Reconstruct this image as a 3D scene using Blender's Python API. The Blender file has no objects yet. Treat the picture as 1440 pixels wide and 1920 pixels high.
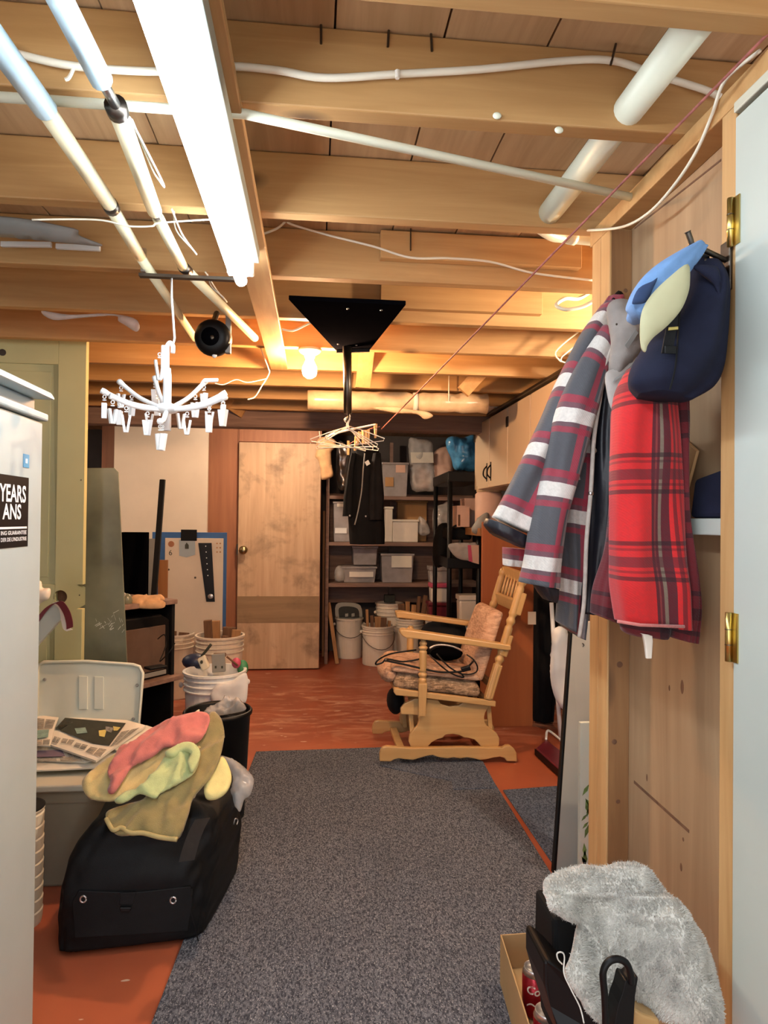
import bpy, bmesh, math, random
from mathutils import Vector, Matrix, noise
from mathutils.geometry import delaunay_2d_cdt

# ---------------------------------------------------------------- camera, world, lights, exposure
sc = bpy.context.scene
EYE = 1.30
FPX = 1270.0                                   # focal length in pixels of the 1440 x 1920 frame
YAW, PITCH, ROLL = math.radians(5.85), math.radians(0.68), math.radians(0.6)
CAM_R = (Matrix.Rotation(-YAW, 4, 'Z') @ Matrix.Rotation(math.pi/2 + PITCH, 4, 'X') @ Matrix.Rotation(ROLL, 4, 'Z'))
cd = bpy.data.cameras.new('camera'); cam = bpy.data.objects.new('camera', cd)
sc.collection.objects.link(cam)
cam.matrix_world = Matrix.Translation((0, 0, EYE)) @ CAM_R
cd.sensor_fit = 'VERTICAL'; cd.sensor_height = 36.0; cd.lens = 36.0*FPX/1920.0
cd.clip_start = 0.02
sc.camera = cam
w = bpy.data.worlds.new('world'); sc.world = w; w.use_nodes = True
w.node_tree.nodes['Background'].inputs[0].default_value = (0.95, 0.97, 1.0, 1)
w.node_tree.nodes['Background'].inputs[1].default_value = 1.35
sc.view_settings.view_transform = 'Standard'
sc.view_settings.look = 'None'
sc.view_settings.exposure = 1.03
sc.view_settings.gamma = 1.0
sc.view_settings.use_curve_mapping = False
TUBE_E, BULB_E, FILL_LEFT_E, FILL_RIGHT_E = 23.0, 700.0, 750.0, 800.0                   # emission of the fluorescent tubes, the bare bulb and two added fill bulbs

# ---------------------------------------------------------------- helpers
COL = sc.collection
def ray(px, py):
    v = Vector((px-720.0, 960.0-py, -FPX)); return (CAM_R.to_3x3() @ v)
KD = 1.0
def W(px, py, y):                              # point seen at a photo pixel, at depth y in the room
    d = ray(px, py); y = y*KD; return Vector((0, 0, EYE)) + d*(y/d.y)
def F(px, py, z=0.0):                          # point seen at a photo pixel, at height z
    d = ray(px, py); return Vector((0, 0, EYE)) + d*((z-EYE)/d.z)
def X(px, py, x):                              # point seen at a photo pixel, on the plane x
    d = ray(px, py); return Vector((0, 0, EYE)) + d*(x/d.x)
def WP(px, py, p, n):
    d = ray(px, py); o = Vector((0, 0, EYE)); return o + d*((Vector(p)-o).dot(n)/d.dot(n))
V = Vector

class MB:
    def __init__(s): s.v = []; s.f = []; s.uv = {}
    def add(s, vs, fs, uvs=None):
        o = len(s.v); s.v += [tuple(p) for p in vs]; s.f += [tuple(i+o for i in f) for f in fs]
        if uvs:
            for i, q in enumerate(uvs): s.uv[o+i] = q
        return s
    def hexa(s, p):                            # 8 corners: bottom loop 0-3, top loop 4-7
        return s.add(p, [(3,2,1,0),(4,5,6,7),(0,1,5,4),(1,2,6,5),(2,3,7,6),(3,0,4,7)])
    def box(s, x0, x1, y0, y1, z0, z1):
        return s.hexa([(x0,y0,z0),(x1,y0,z0),(x1,y1,z0),(x0,y1,z0),(x0,y0,z1),(x1,y0,z1),(x1,y1,z1),(x0,y1,z1)])
    def obox(s, c, a, b, n):                   # centre and three half vectors
        c, a, b, n = V(c), V(a), V(b), V(n)
        return s.hexa([c-a-b-n, c+a-b-n, c+a+b-n, c-a+b-n, c-a-b+n, c+a-b+n, c+a+b+n, c-a+b+n])
    def beam(s, p, q, wv, hv):                 # bar from p to q with half-width vectors
        p, q, wv, hv = V(p), V(q), V(wv), V(hv)
        return s.hexa([p-wv-hv, p+wv-hv, p+wv+hv, p-wv+hv, q-wv-hv, q+wv-hv, q+wv+hv, q-wv+hv])
    def prism(s, pts, vec):
        pts = [V(p) for p in pts]; vec = V(vec); n = len(pts)
        fs = [tuple(range(n))[::-1], tuple(range(n, 2*n))] + [(i, (i+1)%n, n+(i+1)%n, n+i) for i in range(n)]
        return s.add(pts+[p+vec for p in pts], fs)
    def rings(s, rings, closed=True, cap0=True, cap1=True, uvs=None):
        n = len(rings[0]); vs = [p for r in rings for p in r]; fs = []
        m = n if closed else n-1
        for k in range(len(rings)-1):
            for i in range(m):
                j = (i+1) % n; fs.append((k*n+i, k*n+j, (k+1)*n+j, (k+1)*n+i))
        if cap0 and closed: fs.append(tuple(range(n))[::-1])
        if cap1 and closed: fs.append(tuple((len(rings)-1)*n+i for i in range(n)))
        return s.add(vs, fs, uvs)
    def tube(s, path, r, n=8, cap=True):
        path = [V(p) for p in path]; R = []
        rs = r if isinstance(r, (list, tuple)) else [r]*len(path)
        t0 = (path[1]-path[0]).normalized()
        u = t0.orthogonal().normalized()
        for i, p in enumerate(path):
            a = path[max(0, i-1)]; b = path[min(len(path)-1, i+1)]
            t = (b-a).normalized()
            u = (u - t*u.dot(t)).normalized(); vv = t.cross(u)
            R.append([p + (u*math.cos(2*math.pi*k/n) + vv*math.sin(2*math.pi*k/n))*rs[i] for k in range(n)])
        return s.rings(R, True, cap, cap)
    def lathe(s, prof, base, axis=(0,0,1), n=20, cap0=True, cap1=True):
        base = V(base); ax = V(axis).normalized(); u = ax.orthogonal().normalized(); vv = ax.cross(u); R = []
        for r, h in prof:
            R.append([base + ax*h + (u*math.cos(2*math.pi*k/n) + vv*math.sin(2*math.pi*k/n))*max(r, 1e-4) for k in range(n)])
        return s.rings(R, True, cap0, cap1)
    def ball(s, c, rx, ry, rz, n=14, m=8):
        R = []
        for j in range(m+1):
            a = math.pi*j/m - math.pi/2; q = max(math.cos(a), 0.01)
            R.append([V(c)+V((rx*q*math.cos(2*math.pi*k/n), ry*q*math.sin(2*math.pi*k/n), rz*math.sin(a))) for k in range(n)])
        return s.rings(R)
    def xform(s, M):
        s.v = [tuple(M @ V(p)) for p in s.v]; return s
    def build(s, name, m, parent=None, smooth=False, bev=0.0, sub=0, label=None, seg=2):
        me = bpy.data.meshes.new(name); me.from_pydata(s.v, [], s.f)
        if s.uv:
            ul = me.uv_layers.new(name='UVMap')
            for lp in me.loops: ul.data[lp.index].uv = s.uv.get(lp.vertex_index, (0, 0))
        bm = bmesh.new(); bm.from_mesh(me); bmesh.ops.recalc_face_normals(bm, faces=bm.faces); bm.to_mesh(me); bm.free()
        if smooth:
            for p in me.polygons: p.use_smooth = True
        me.materials.append(m)
        o = bpy.data.objects.new(name, me); COL.objects.link(o)
        if parent is not None:
            o.parent = parent; o.matrix_parent_inverse = WM[parent.name].inverted()
        WM[o.name] = Matrix.Identity(4)
        if bev:
            md = o.modifiers.new('bevel', 'BEVEL'); md.width = bev; md.segments = seg; md.limit_method = 'ANGLE'; md.angle_limit = 0.6
        if sub:
            md = o.modifiers.new('sub', 'SUBSURF'); md.levels = sub; md.render_levels = sub
        if label: o['label'] = label
        return o
WM = {}
def tag(o, label, cat, group=None, kind=None):
    if label: o['label'] = label
    if cat: o['category'] = cat
    if group: o['group'] = group
    if kind: o['kind'] = kind
    return o
def thing(name, label, cat, loc, group=None):
    o = bpy.data.objects.new(name, None); COL.objects.link(o); o.location = loc; o.empty_display_size = 0.05
    WM[o.name] = Matrix.Translation(V(loc)); return tag(o, label, cat, group)
def struct(o): o['kind'] = 'structure'; return o
def dup(root, loc, rotz=0.0, label=None, group=None, sc_=None):
    r = root.copy(); COL.objects.link(r); r.location = loc; r.rotation_euler = (0, 0, rotz)
    if sc_: r.scale = sc_
    if label: r['label'] = label
    if group: r['group'] = group
    for ch in root.children:
        c = ch.copy(); COL.objects.link(c); c.parent = r
        for g in ch.children:
            d = g.copy(); COL.objects.link(d); d.parent = c
    return r
def spline(pts, n=8, closed=False):
    pts = [V(p) for p in pts]; out = []; m = len(pts)
    rng = m if closed else m-1
    for i in range(rng):
        if closed: a, b, c, d = pts[(i-1)%m], pts[i], pts[(i+1)%m], pts[(i+2)%m]
        else: a, b, c, d = pts[max(i-1,0)], pts[i], pts[i+1], pts[min(i+2,m-1)]
        for k in range(n):
            t = k/n
            out.append(0.5*((2*b)+(c-a)*t+(2*a-5*b+4*c-d)*t*t+(3*b-a-3*c+d)*t*t*t))
    if not closed: out.append(pts[-1])
    return out
def sgp(c, e): return math.copysign(abs(c)**e, c)
def loft(secs, n=40, rows=44, p=2.4, fold=0.0, ff=5, seed=0, cap=True, uvsc=None, twist=0.0):
    """secs: (left point, right point, half thickness). A closed cloth tube lofted through them."""
    L = [V(s[0]) for s in secs]; R = [V(s[1]) for s in secs]; T = [V((s[2], 0, 0)) for s in secs]
    k = max(2, rows//(len(secs)-1))
    L, R, T = spline(L, k), spline(R, k), spline(T, k)
    hwm = sum((R[i]-L[i]).length for i in range(len(L)))/len(L)/2
    rings, uvs = [], []; vv = 0.0
    for i in range(len(L)):
        C = (L[i]+R[i])/2; Xv = (R[i]-L[i])/2; th = T[i].x
        if i: vv += (C - Cp).length
        Cp = C
        Yv = V((0, 1, 0)) - Xv*(Xv.y/Xv.length_squared) if Xv.length_squared > 1e-9 else V((0, 1, 0))
        Yv.normalize(); q = i/(len(L)-1); rg = []
        for j in range(n):
            a = 2*math.pi*j/n; c, s_ = math.cos(a), math.sin(a)
            cx, cy = sgp(c, 2/p), sgp(s_, 2/p)
            g = fold*(0.35+0.65*q)*(math.sin(ff*a+seed+1.7*q+twist*q) + 0.6*math.sin((ff*2+1)*a+2.3*seed-2.5*q)) * 0.6
            g += fold*0.9*noise.noise(V((cx*1.6+seed*3.1, cy*1.3, vv*7)))
            P = C + Xv*cx*(1+0.3*g/max(Xv.length, 0.01)) + Yv*cy*(th+g)
            rg.append(P); uvs.append((cx*hwm, vv))
        rings.append(rg)
    return MB().rings(rings, True, cap, cap, uvs)
def patch(outline, p0, nrm, puff=0.02, rad=0.04, t=0.004, h=0.012, fold=0.0, fs=14, seed=0, back=None, smooth_n=4, disp=None, stretch=None, ridge=False):
    """a laid or hanging cloth: the outline is taken onto the plane (p0, nrm), filled, puffed up and folded, closed at the back."""
    nrm = V(nrm).normalized()
    if (V((0, 0, EYE))-V(p0)).dot(nrm) < 0: nrm = -nrm
    u = nrm.orthogonal().normalized() if abs(nrm.z) > 0.9 else V((0, 0, 1)).cross(nrm).normalized()
    vv = nrm.cross(u)
    pts = [WP(a, b, p0, nrm) for a, b in outline] if not isinstance(outline[0], Vector) else outline
    if smooth_n: pts = spline(pts, smooth_n, True)
    q = [((P-V(p0)).dot(u), (P-V(p0)).dot(vv)) for P in pts]
    # even boundary
    bd = []
    for i in range(len(q)):
        a, b = q[i], q[(i+1) % len(q)]; d = math.hypot(b[0]-a[0], b[1]-a[1]); m = max(1, int(d/h))
        for k in range(m): bd.append((a[0]+(b[0]-a[0])*k/m, a[1]+(b[1]-a[1])*k/m))
    x0, x1 = min(c[0] for c in bd), max(c[0] for c in bd); y0, y1 = min(c[1] for c in bd), max(c[1] for c in bd)
    def inside(x, y):
        r = False; j = len(bd)-1
        for i in range(len(bd)):
            a, b = bd[i], bd[j]
            if (a[1] > y) != (b[1] > y) and x < (b[0]-a[0])*(y-a[1])/(b[1]-a[1])+a[0]: r = not r
            j = i
        return r
    def dist(x, y): return min(math.hypot(x-a[0], y-a[1]) for a in bd)
    pin = []
    yy = y0; row = 0
    while yy < y1:
        xx = x0 + (h/2 if row % 2 else 0)
        while xx < x1:
            if inside(xx, yy) and dist(xx, yy) > h*0.55: pin.append((xx, yy))
            xx += h
        yy += h*0.87; row += 1
    n = len(bd)
    vs, es, fs_, *_ = delaunay_2d_cdt([V(c) for c in bd]+[V(c) for c in pin], [(i, (i+1) % n) for i in range(n)], [], 1, 1e-6)
    top, bot, uvs = [], [], []
    bk = puff*0.15 if back is None else back
    for c in vs:
        d = min(1.0, dist(c.x, c.y)/rad); prof = math.sqrt(max(0, 1-(1-d)**2))
        sx, sy = (c.x, c.y) if stretch is None else (c.x*stretch[0]+c.y*stretch[1], c.x*stretch[2]+c.y*stretch[3])
        n1 = noise.noise(V((sx*fs, sy*fs, seed*7.3))); n2 = noise.noise(V((sx*fs*2.3, sy*fs*2.3, seed*3.3+9)))
        if ridge: n1 = 0.7-1.9*abs(n1)**0.8; n2 = 0.6-1.6*abs(n2)
        f = fold*(n1+0.5*n2)*(0.25+0.75*d)
        e = disp(c.x, c.y) if disp else 0.0
        P = V(p0)+u*c.x+vv*c.y
        top.append(P+nrm*(t/2+puff*prof+f+e)); bot.append(P-nrm*(t/2+bk*prof)+nrm*(f*0.3+e)); uvs.append((c.x, c.y))
    m = len(vs); faces = [tuple(f) for f in fs_] + [tuple(i+m for i in reversed(f)) for f in fs_]
    cnt = {}
    for f in fs_:
        for i in range(len(f)):
            a, b = f[i], f[(i+1) % len(f)]; k = (min(a, b), max(a, b)); cnt.setdefault(k, []).append((a, b))
    for k, l in cnt.items():
        if len(l) == 1: a, b = l[0]; faces.append((b, a, a+m, b+m))
    return MB().add(top+bot, faces, uvs+uvs)
def text_mb(txt, size, org, xd, yd, align='LEFT', ext=0.0006, sx=1.0, bold=0.0, shear=0.0):
    cu = bpy.data.curves.new('t', 'FONT'); cu.body = txt; cu.size = size; cu.align_x = align; cu.offset = bold; cu.shear = shear; cu.resolution_u = 3
    o = bpy.data.objects.new('t', cu); COL.objects.link(o)
    dg = bpy.context.evaluated_depsgraph_get(); me = bpy.data.meshes.new_from_object(o.evaluated_get(dg))
    xd, yd = V(xd).normalized(), V(yd).normalized(); nd = xd.cross(yd)
    mb = MB().add([V(org)+xd*(q.co.x*sx)+yd*q.co.y+nd*ext for q in me.vertices], [tuple(p.vertices) for p in me.polygons])
    bpy.data.objects.remove(o); bpy.data.curves.remove(cu); bpy.data.meshes.remove(me)
    return mb

# ---------------------------------------------------------------- materials
def lin(h):
    h = h.lstrip('#'); c = [int(h[i:i+2], 16)/255 for i in (0, 2, 4)]
    return tuple((x/12.92 if x <= 0.04045 else ((x+0.055)/1.055)**2.4) for x in c)+(1,)
def newmat(name):
    m = bpy.data.materials.new(name); m.use_nodes = True; nt = m.node_tree
    return m, nt, nt.nodes['Principled BSDF']
def N(nt, t, **kw):
    n = nt.nodes.new(t)
    for k, v in kw.items(): setattr(n, k, v)
    return n
def mixc(nt, fac, a, b, mode='MIX'):
    n = N(nt, 'ShaderNodeMix', data_type='RGBA', blend_type=mode)
    for i, s in ((0, fac), (6, a), (7, b)):
        if isinstance(s, (int, float, tuple)): n.inputs[i].default_value = s
        else: nt.links.new(s, n.inputs[i])
    return n.outputs[2]
def mth(nt, op, a, b=None, c=None):
    n = N(nt, 'ShaderNodeMath', operation=op)
    for i, s in enumerate((a, b, c)):
        if s is None: continue
        if isinstance(s, (int, float)): n.inputs[i].default_value = s
        else: nt.links.new(s, n.inputs[i])
    return n.outputs[0]
def coords(nt, scale=(1,1,1), rot=(0,0,0), src='Object'):
    tc = N(nt, 'ShaderNodeTexCoord'); mp = N(nt, 'ShaderNodeMapping')
    mp.inputs['Scale'].default_value = scale; mp.inputs['Rotation'].default_value = rot
    nt.links.new(tc.outputs[src], mp.inputs[0]); return mp.outputs[0]
def nz(nt, co, scale, detail=4, rough=0.55, dist=0.0):
    n = N(nt, 'ShaderNodeTexNoise'); n.inputs['Scale'].default_value = scale; n.inputs['Detail'].default_value = detail
    n.inputs['Roughness'].default_value = rough; n.inputs['Distortion'].default_value = dist
    nt.links.new(co, n.inputs['Vector']); return n.outputs['Fac']
def ramp(nt, fac, lo, hi):
    n = N(nt, 'ShaderNodeMapRange'); n.inputs[1].default_value = lo; n.inputs[2].default_value = hi
    nt.links.new(fac, n.inputs[0]); return n.outputs[0]
def bump(nt, b, h, st, dist=0.002):
    n = N(nt, 'ShaderNodeBump'); n.inputs['Strength'].default_value = st; n.inputs['Distance'].default_value = dist
    nt.links.new(h, n.inputs['Height']); nt.links.new(n.outputs[0], b.inputs['Normal'])
def mat(name, col, rough=0.6, var=0.12, ns=8.0, bmp=0.0, bs=60.0, metal=0.0, trans=0.0, alpha=1.0, emit=0.0, sheen=0.0, scale=(1,1,1), coat=0.0):
    m, nt, b = newmat(name); c = lin(col)
    co = coords(nt, scale); f = nz(nt, co, ns)
    d = tuple(x*(1-var*1.6) for x in c[:3])+(1,); l = tuple(min(1, x*(1+var)) for x in c[:3])+(1,)
    nt.links.new(mixc(nt, ramp(nt, f, 0.3, 0.7), d, l), b.inputs['Base Color'])
    b.inputs['Roughness'].default_value = rough; b.inputs['Metallic'].default_value = metal
    b.inputs['Transmission Weight'].default_value = trans; b.inputs['Alpha'].default_value = alpha
    if coat: b.inputs['Coat Weight'].default_value = coat
    if sheen: b.inputs['Sheen Weight'].default_value = sheen
    if emit: b.inputs['Emission Color'].default_value = c; b.inputs['Emission Strength'].default_value = emit
    if bmp: bump(nt, b, nz(nt, co, bs, 3), bmp)
    return m
def wood(name, c1, c2, axis='x', rough=0.6, gs=7.0, knots=0.0, stain=None, bmp=0.15, kscale=2.2):
    m, nt, b = newmat(name)
    s = {'x': (0.07, 1, 1), 'y': (1, 0.07, 1), 'z': (1, 1, 0.07)}[axis]
    co = coords(nt, s); f = nz(nt, co, gs*5, 6, 0.6, 0.6); g = nz(nt, co, gs, 3, 0.5, 1.0)
    col = mixc(nt, ramp(nt, f, 0.25, 0.75), lin(c2), lin(c1))
    col = mixc(nt, mth(nt, 'MULTIPLY', ramp(nt, g, 0.45, 0.75), 0.45), col, lin(c2))
    if knots:
        s2 = {'x': (0.5, 1, 1), 'y': (1, 0.5, 1), 'z': (1, 1, 0.5)}[axis]
        vo = N(nt, 'ShaderNodeTexVoronoi'); vo.inputs['Scale'].default_value = kscale; nt.links.new(coords(nt, s2), vo.inputs['Vector'])
        k = ramp(nt, vo.outputs['Distance'], knots, knots*0.35)
        col = mixc(nt, mth(nt, 'MULTIPLY', k, 0.8), col, lin('#3a2415'))
    if stain:
        st = nz(nt, coords(nt), stain[1], 5, 0.6, 0.3)
        col = mixc(nt, mth(nt, 'MULTIPLY', ramp(nt, st, 0.5, 0.72), stain[2]), col, lin(stain[0]))
    nt.links.new(col, b.inputs['Base Color']); b.inputs['Roughness'].default_value = rough
    if bmp: bump(nt, b, f, bmp)
    return m
def plaid(name, base, ustr, vstr, up, vp, rough=0.9, u0=0.0, v0=0.0):
    """woven plaid from cloth UVs in metres: ustr / vstr = (lo, hi, colour, weight) within each repeat"""
    m, nt, b = newmat(name); tc = N(nt, 'ShaderNodeTexCoord'); sp = N(nt, 'ShaderNodeSeparateXYZ'); nt.links.new(tc.outputs['UV'], sp.inputs[0])
    def frac(o, per, off): return mth(nt, 'FRACT', mth(nt, 'ADD', mth(nt, 'DIVIDE', o, per), 50.0+off))
    fu, fv = frac(sp.outputs[0], up, u0), frac(sp.outputs[1], vp, v0)
    col = lin(base)
    for src, st in ((fu, ustr), (fv, vstr)):
        for lo, hi, c, wgt in st:
            k = mth(nt, 'MULTIPLY', mth(nt, 'MULTIPLY', mth(nt, 'GREATER_THAN', src, lo), mth(nt, 'LESS_THAN', src, hi)), wgt)
            col = mixc(nt, k, col, lin(c))
    # twill
    tw = N(nt, 'ShaderNodeTexWave'); tw.inputs['Scale'].default_value = 90; tw.inputs['Distortion'].default_value = 1.0
    mp = N(nt, 'ShaderNodeMapping'); mp.inputs['Rotation'].default_value = (0, 0, 0.8); nt.links.new(tc.outputs['UV'], mp.inputs[0]); nt.links.new(mp.outputs[0], tw.inputs['Vector'])
    f = nz(nt, coords(nt), 160, 2)
    col = mixc(nt, mth(nt, 'MULTIPLY', f, 0.35), col, (0.05, 0.05, 0.05, 1))
    nt.links.new(col, b.inputs['Base Color']); b.inputs['Roughness'].default_value = rough; b.inputs['Sheen Weight'].default_value = 0.15
    b.inputs['Specular IOR Level'].default_value = 0.15
    bump(nt, b, tw.outputs['Fac'], 0.25, 0.001)
    return m

M = {}
M['joist'] = wood('joist_wood', '#c49c66', '#a67b48', 'x', 0.6, 6, 0.13, kscale=5.0)
M['sub'] = wood('subfloor_wood', '#bf9c72', '#9c7850', 'y', 0.65, 6, 0.06)
M['strap'] = wood('strap_wood', '#c29c68', '#a67c4c', 'y', 0.6)
M['stud'] = wood('stud_wood', '#cda672', '#b08652', 'z', 0.6, 6, 0.12, kscale=5.0)
M['studd'] = wood('stud_wood_dark', '#9a7248', '#7a5634', 'z', 0.65, 6, 0.12, kscale=3.5)
M['plyw'] = wood('plywood_panel', '#b39673', '#927455', 'z', 0.55, 4, 0.08, ('#8a6640', 1.6, 0.4), kscale=3.0)
M['plydoor'] = wood('plywood_slab', '#c6a88a', '#aa8c6e', 'z', 0.65, 5, 0.10, ('#5d4a3a', 4.0, 0.8), kscale=4.0)
M['rust'] = wood('rust_panel', '#a8704e', '#85543a', 'z', 0.6, 3, 0, None, 0.05)
M['dark'] = mat('dark_wall', '#4c4644', 0.9, 0.2, 3)
M['darkwood'] = wood('dark_shelf_wood', '#94786a', '#6c5448', 'x', 0.7)
M['oak'] = wood('golden_oak', '#caa672', '#b68e58', 'x', 0.35, 5, 0, None, 0.05)
M['oakz'] = wood('golden_oak_upright', '#caa672', '#b68e58', 'z', 0.35, 5, 0, None, 0.05)
M['scrap'] = wood('scrap_wood', '#b98a5c', '#87603c', 'z', 0.75)
M['scrapd'] = wood('scrap_bark', '#7d5a40', '#573c2a', 'z', 0.85)
M['lumber'] = wood('brown_board', '#9c6a3c', '#84542c', 'z', 0.55, 3)
M['white'] = mat('white_paint', '#b9c2ba', 0.35, 0.02)
M['casing'] = mat('white_casing', '#bfbfae', 0.45, 0.03)
M['fridge'] = mat('white_enamel', '#aebbbb', 0.45, 0.02)
M['fridged'] = mat('grey_recess', '#93a0a8', 0.45, 0.03)
M['greenp'] = mat('pale_green_paint', '#b2b082', 0.5, 0.05, 3)
M['brass'] = mat('brass', '#c9b26a', 0.3, 0.08, metal=1.0)
M['steel'] = mat('steel', '#b8b6b0', 0.3, 0.1, metal=1.0)
M['dsteel'] = mat('dark_steel', '#5e574f', 0.4, 0.15, metal=1.0)
M['black'] = mat('black_plastic', '#0b0b0c', 0.45, 0.1)
M['blackm'] = mat('black_matte', '#0d0d0e', 0.8, 0.15)
M['blackn'] = mat('black_nylon', '#0e0f11', 0.62, 0.18, 20, 0.25, 500)
M['blackw'] = mat('black_webbing', '#161618', 0.7, 0.15, 80, 0.3, 900)
M['bwood'] = mat('black_board', '#08080b', 1.0, 0.12, 6)
M['pvc'] = mat('white_pipe', '#e2e6d0', 0.4, 0.04)
M['cream'] = mat('cream_pole', '#dcd3ae', 0.45, 0.06)
M['bluep'] = mat('blue_grey_pole', '#aac3cc', 0.4, 0.05)
M['cable'] = mat('white_cable', '#e0d9c4', 0.5, 0.05)
M['cord_r'] = mat('red_cord', '#9c5a50', 0.7, 0.25, 60)
M['plast'] = mat('white_plastic', '#ded6c8', 0.4, 0.05)
M['bucket'] = mat('bucket_plastic', '#dcd2c2', 0.42, 0.07, 5)
M['rackw'] = mat('bright_white_plastic', '#e8eaea', 0.4, 0.02)
M['tote'] = mat('tote_plastic', '#c3c1b0', 0.5, 0.03)
M['toted'] = mat('tote_body', '#8f8875', 0.5, 0.05)
M['lidp'] = mat('lid_plastic', '#cfd2c2', 0.5, 0.03)
M['ribw'] = mat('ribbed_white', '#d9d2bd', 0.45, 0.03)
M['greensheet'] = mat('grey_green_sheet', '#6f725f', 0.3, 0.28, 3.5)
M['scuff'] = mat('pale_scuff', '#c9cbbf', 0.7, 0.2, 60)
M['foam'] = mat('white_foam_board', '#c8bcac', 0.75, 0.05, 3)
M['blueb'] = mat('blue_board', '#2f5c94', 0.5, 0.1)
M['cardb'] = mat('cardboard', '#b98f5f', 0.8, 0.08, 5, scale=(1,1,.2))
M['paper'] = mat('paper', '#dcd6c6', 0.8, 0.06)
M['ink'] = mat('ink_grey', '#8a877f', 0.85, 0.3, 90)
M['inkd'] = mat('ink_dark', '#33362c', 0.6, 0.15, 40)
M['purple'] = mat('ink_purple', '#6c6072', 0.7, 0.1)
M['teal'] = mat('ink_teal', '#7e9a92', 0.7, 0.15, 60)
M['yel'] = mat('ink_yellow', '#d3c372', 0.7, 0.1)
M['lblue'] = mat('sticker_blue', '#4a94bf', 0.5, 0.08)
M['blackst'] = mat('black_sticker', '#0d0e12', 0.35, 0.05)
M['whitest'] = mat('white_lettering', '#eceeee', 0.5, 0.02)
M['red'] = mat('coral_towel', '#c8756e', 0.95, 0.08, 30, 0.6, 350, sheen=0.3)
M['creamt'] = mat('cream_towel', '#d3c184', 0.95, 0.08, 30, 0.6, 350, sheen=0.3)
M['mint'] = mat('mint_towel', '#bdc98e', 0.95, 0.08, 30, 0.6, 350, sheen=0.3)
M['olive'] = mat('olive_towel', '#8f8254', 0.95, 0.12, 20, 0.6, 350, sheen=0.3)
M['olivee'] = mat('olive_hem', '#b6a773', 0.95, 0.08, 30, 0.4, 350)
M['lemon'] = mat('lemon_cloth', '#ddd592', 0.95, 0.06, 30, 0.4, 300)
M['film'] = mat('clear_film', '#d8d5d2', 0.18, 0.1, 20, 0.5, 30, alpha=0.42)
M['filmw'] = mat('wrapped_film', '#cdb490', 0.25, 0.15, 12, 0.7, 25)
M['clear'] = mat('clear_plastic_bin', '#bcb4b2', 0.25, 0.12, 10, alpha=0.6)
M['beige'] = mat('beige_cloth', '#c29a70', 0.95, 0.12, 14, 0.3, 200)
M['jacket'] = mat('black_jacket_cloth', '#0e0d0f', 0.85, 0.2, 14, 0.3, 200)
M['jacket2'] = mat('charcoal_jacket_cloth', '#19181a', 0.85, 0.2, 14, 0.3, 200)
M['bluebag'] = mat('blue_plastic_bag', '#3f80ad', 0.25, 0.3, 14, 0.5, 30)
M['pink'] = mat('pink_lid', '#c4506c', 0.45, 0.08)
M['wine'] = mat('wine_red', '#6a2530', 0.3, 0.15)
M['cab'] = mat('cream_cabinet', '#cbb597', 0.5, 0.03, 2)
M['rug'] = None
M['navy'] = mat('navy_cloth', '#1b1f33', 0.9, 0.2, 12, 0.25, 420)
M['bluecap'] = mat('washed_blue_cloth', '#6d94c4', 0.9, 0.15, 12, 0.25, 420)
M['bluecapd'] = mat('navy_patch', '#2b4066', 0.9, 0.2, 12)
M['brim'] = mat('beige_brim', '#aeab88', 0.8, 0.05, 10)
M['greycap'] = mat('grey_cloth', '#8d857f', 0.92, 0.15, 14, 0.3, 300)
M['greybrim'] = mat('grey_brim_cloth', '#a8a09a', 0.92, 0.08, 14, 0.3, 300)
M['quilt'] = mat('black_quilt', '#1a1c24', 0.42, 0.25, 25, 0.5, 60)
M['sherpa'] = mat('cream_edge', '#c9c2b8', 0.95, 0.1, 60, 0.6, 200)
M['greyp'] = mat('glossy_grey_panel', '#a6a49c', 0.3, 0.06, 3)
M['soda'] = mat('red_can', '#8c1620', 0.28, 0.08, metal=0.6)
M['alu'] = mat('aluminium', '#d0d0d0', 0.3, 0.05, metal=0.9)
M['pinkw'] = mat('pale_pink_carton', '#d0ac98', 0.6, 0.06)
M['leaf'] = mat('leaf_print', '#5f7d45', 0.6, 0.5, 30)
M['fur'] = mat('shearling', '#c6c3ba', 0.95, 0.16, 22, sheen=0.4)
M['kraft'] = mat('tray_cardboard', '#a98d62', 0.75, 0.06, 6)
M['twinec'] = mat('white_twine', '#d5d2c8', 0.9, 0.1, 80)
M['knob'] = mat('knob_brass', '#a9966e', 0.28, 0.1, metal=1.0)
M['grey'] = mat('grey_plastic', '#8a8a86', 0.5, 0.08)
M['tvscr'] = mat('dusty_screen', '#5c4a3f', 0.35, 0.1, 12)
M['green'] = mat('green_plastic', '#3f8a5c', 0.45, 0.1)
M['navyp'] = mat('navy_plastic', '#27304c', 0.4, 0.1)
M['wstrip'] = mat('white_strip', '#dfe4e4', 0.5, 0.02)
M['fixgrey'] = mat('fixture_grey', '#9aa39c', 0.45, 0.03)
for k in ('black', 'blackm', 'blackn', 'blackw', 'bwood', 'jacket', 'jacket2', 'navy'):
    M[k].node_tree.nodes['Principled BSDF'].inputs['Specular IOR Level'].default_value = 0.0 if k == 'bwood' else 0.25
def tube_mat(name, col, e):
    m, nt, b = newmat(name); b.inputs['Base Color'].default_value = (0.9, 0.9, 0.9, 1)
    f = nz(nt, coords(nt), 3.0); ev = mth(nt, 'MULTIPLY_ADD', f, 0.02*e, 0.99*e)
    b.inputs['Emission Color'].default_value = col; nt.links.new(ev, b.inputs['Emission Strength']); return m
M['tube'] = tube_mat('fluorescent_glow', (0.80, 0.90, 1.0, 1), TUBE_E)
M['bulb'] = tube_mat('bulb_glow', (1.0, 0.56, 0.28, 1), BULB_E)
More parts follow.
